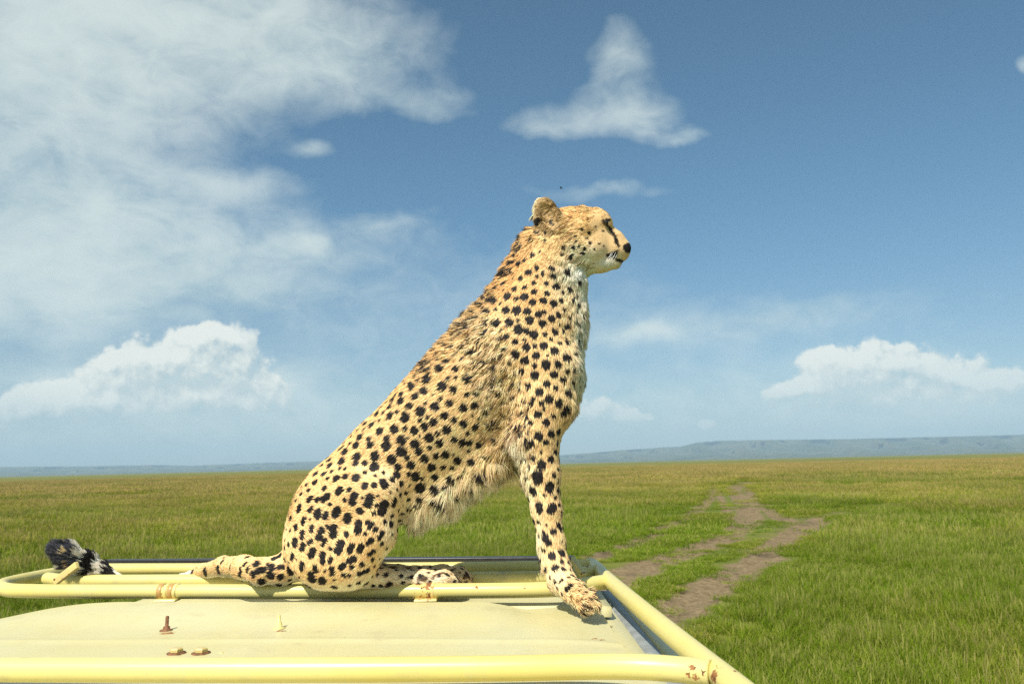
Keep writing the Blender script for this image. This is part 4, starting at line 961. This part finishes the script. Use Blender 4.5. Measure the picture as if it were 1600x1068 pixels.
def scatter(r0, r1, per_m2, zone):
    A = np.radians(58) * 2; n = int(.5 * A * (r1 ** 2 - r0 ** 2) * per_m2)
    rr = np.sqrt(rng.uniform(r0 ** 2, r1 ** 2, n)); aa = rng.uniform(-np.radians(58), np.radians(58), n)
    x, y = rr * np.sin(aa), rr * np.cos(aa); mk_, _ = dirt_mask(x, y); tp = trample(x, y)
    keep = (mk_ < .14 + .20 * rng.random(n)); sparse = ~keep & (rng.random(n) < .08); keep |= sparse; tp = np.maximum(tp, sparse * 1.25)
    inside_v = (x > -3.3) & (x < .5) & (y > .6) & (y < 2.5); keep &= ~inside_v
    keep &= ~((tp > .2) & (rng.random(n) < .35 * tp))
    x, y, tp, rr = x[keep], y[keep], tp[keep], rr[keep]; n = len(x)
    ids = [k for k, z in enumerate(VAR) if z == zone]
    big = fbm2(x, y, .05, 21, 3); med = fbm2(x, y, .35, 25, 3); fine = rng.random(n)
    cl = fbm2(x, y, .9, 33, 2); pat = fbm2(x, y, .13, 37, 3)
    s = (.60 + .75 * (med - .35) + 1.1 * (cl - .42)) * (1 - .72 * tp) * rng.uniform(.8, 1.2, n); s = np.clip(s, .16, 1.5)
    yel = np.clip((big - .42) * 2.6 + (med - .5) * 1.6 + (pat - .5) * 2.0 + np.clip((rr - 16) / 90, 0, .6) + .55 * tp + rng.normal(0, .10, n), 0, 1)
    rightside = np.clip((x - 1.0) / 6, 0, 1) * np.clip(1 - (rr - 12) / 26, 0, 1); yel = np.clip(yel - .35 * rightside, 0, 1)
    tint = np.stack([1.0 + .50 * yel, 1.06 + .20 * yel, .90 + .55 * yel], 1) * (rng.uniform(.85, 1.15, n) * (.72 + .5 * fbm2(x, y, .28, 41, 3)))[:, None]
    ff = np.clip((rr - 30) / 80, 0, 1)[:, None]; tint = tint * (1 + ff * np.array([.06, -.03, .02]))
    z = -.02 + .05 * (fbm2(x, y, 0.22, 3, 3) - .5) * np.clip(1 - (rr - 60) / 60, 0, 1)
    pts_.append((np.stack([x, y, z], 1), rng.choice(ids, n), rng.uniform(0, 2 * np.pi, n), s, tint))
scatter(6.5, 26, 8.5, 0); scatter(22, 90, 1.5, 1); scatter(80, 420, .16, 2)
GP = np.vstack([p[0] for p in pts_]); n = len(GP)
gmesh = bpy.data.meshes.new('grass'); gmesh.vertices.add(n); gmesh.vertices.foreach_set('co', GP.astype(np.float32).ravel())
attr(gmesh, 'variant', 'INT', 'POINT', np.concatenate([p[1] for p in pts_]).astype(np.int32))
rot_ = np.zeros((n, 3), np.float32); rot_[:, 2] = np.concatenate([p[2] for p in pts_]); attr(gmesh, 'rot', 'FLOAT_VECTOR', 'POINT', rot_)
s_ = np.concatenate([p[3] for p in pts_]); attr(gmesh, 'scl', 'FLOAT_VECTOR', 'POINT', np.stack([np.ones(n), np.ones(n), s_], 1).astype(np.float32))
tn_ = np.concatenate([p[4] for p in pts_]); attr(gmesh, 'tint', 'FLOAT_COLOR', 'POINT', np.hstack([tn_, np.ones((n, 1))]).astype(np.float32))
grass = bpy.data.objects.new('grass', gmesh); COL.objects.link(grass); tag(grass, 'savanna grass, green with dry seed stalks', kind='stuff')
ng = bpy.data.node_groups.new('grass_scatter', 'GeometryNodeTree')
ng.interface.new_socket('Geometry', in_out='INPUT', socket_type='NodeSocketGeometry'); ng.interface.new_socket('Geometry', in_out='OUTPUT', socket_type='NodeSocketGeometry')
gi = ng.nodes.new('NodeGroupInput'); go = ng.nodes.new('NodeGroupOutput'); ip = ng.nodes.new('GeometryNodeInstanceOnPoints'); ci = ng.nodes.new('GeometryNodeCollectionInfo')
ci.inputs['Collection'].default_value = gcol; ci.inputs['Separate Children'].default_value = True; ci.inputs['Reset Children'].default_value = True
def named(nm, typ):
    a = ng.nodes.new('GeometryNodeInputNamedAttribute'); a.data_type = typ; a.inputs['Name'].default_value = nm; return [q for q in a.outputs if q.enabled][0]
ng.links.new(gi.outputs[0], ip.inputs['Points']); ng.links.new(ci.outputs[0], ip.inputs['Instance']); ip.inputs['Pick Instance'].default_value = True
ng.links.new(named('variant', 'INT'), ip.inputs['Instance Index']); ng.links.new(named('rot', 'FLOAT_VECTOR'), ip.inputs['Rotation']); ng.links.new(named('scl', 'FLOAT_VECTOR'), ip.inputs['Scale'])
ng.links.new(ip.outputs[0], go.inputs[0])
md = grass.modifiers.new('scatter', 'NODES'); md.node_group = ng

# ------------------------------------------------------------------ insect in the air
ins = empty('flying_insect', tuple(float(x) for x in at(877, 294, 2.6)))
tag(ins, 'tiny dark flying insect in the air above the cheetah', 'insect')
blk = simple('insect_black', (.02, .02, .022), .5)
c = at(877, 294, 2.6)
tube('insect_body', [c + [-.0048, 0, .0004], c + [-.002, 0, .0], c + [.002, 0, 0], c + [.0044, 0, -.0003]], lambda t: .0006 + .0014 * math.sin(math.pi * min(max(t, .02), .98)), blk, ins, 10, 4)
for s in (-1, 1):
    mesh_obj('wing', [c + [.001, s * .001, .001], c + [-.001, s * .007, .003], c + [-.005, s * .008, .0025], c + [-.004, s * .002, .0015],
                      c + [.001, s * .001, .0012], c + [-.001, s * .007, .0032], c + [-.005, s * .008, .0027], c + [-.004, s * .002, .0017]],
             [(0, 1, 2, 3), (7, 6, 5, 4), (0, 4, 5, 1), (1, 5, 6, 2), (2, 6, 7, 3), (3, 7, 4, 0)], blk, ins, False)
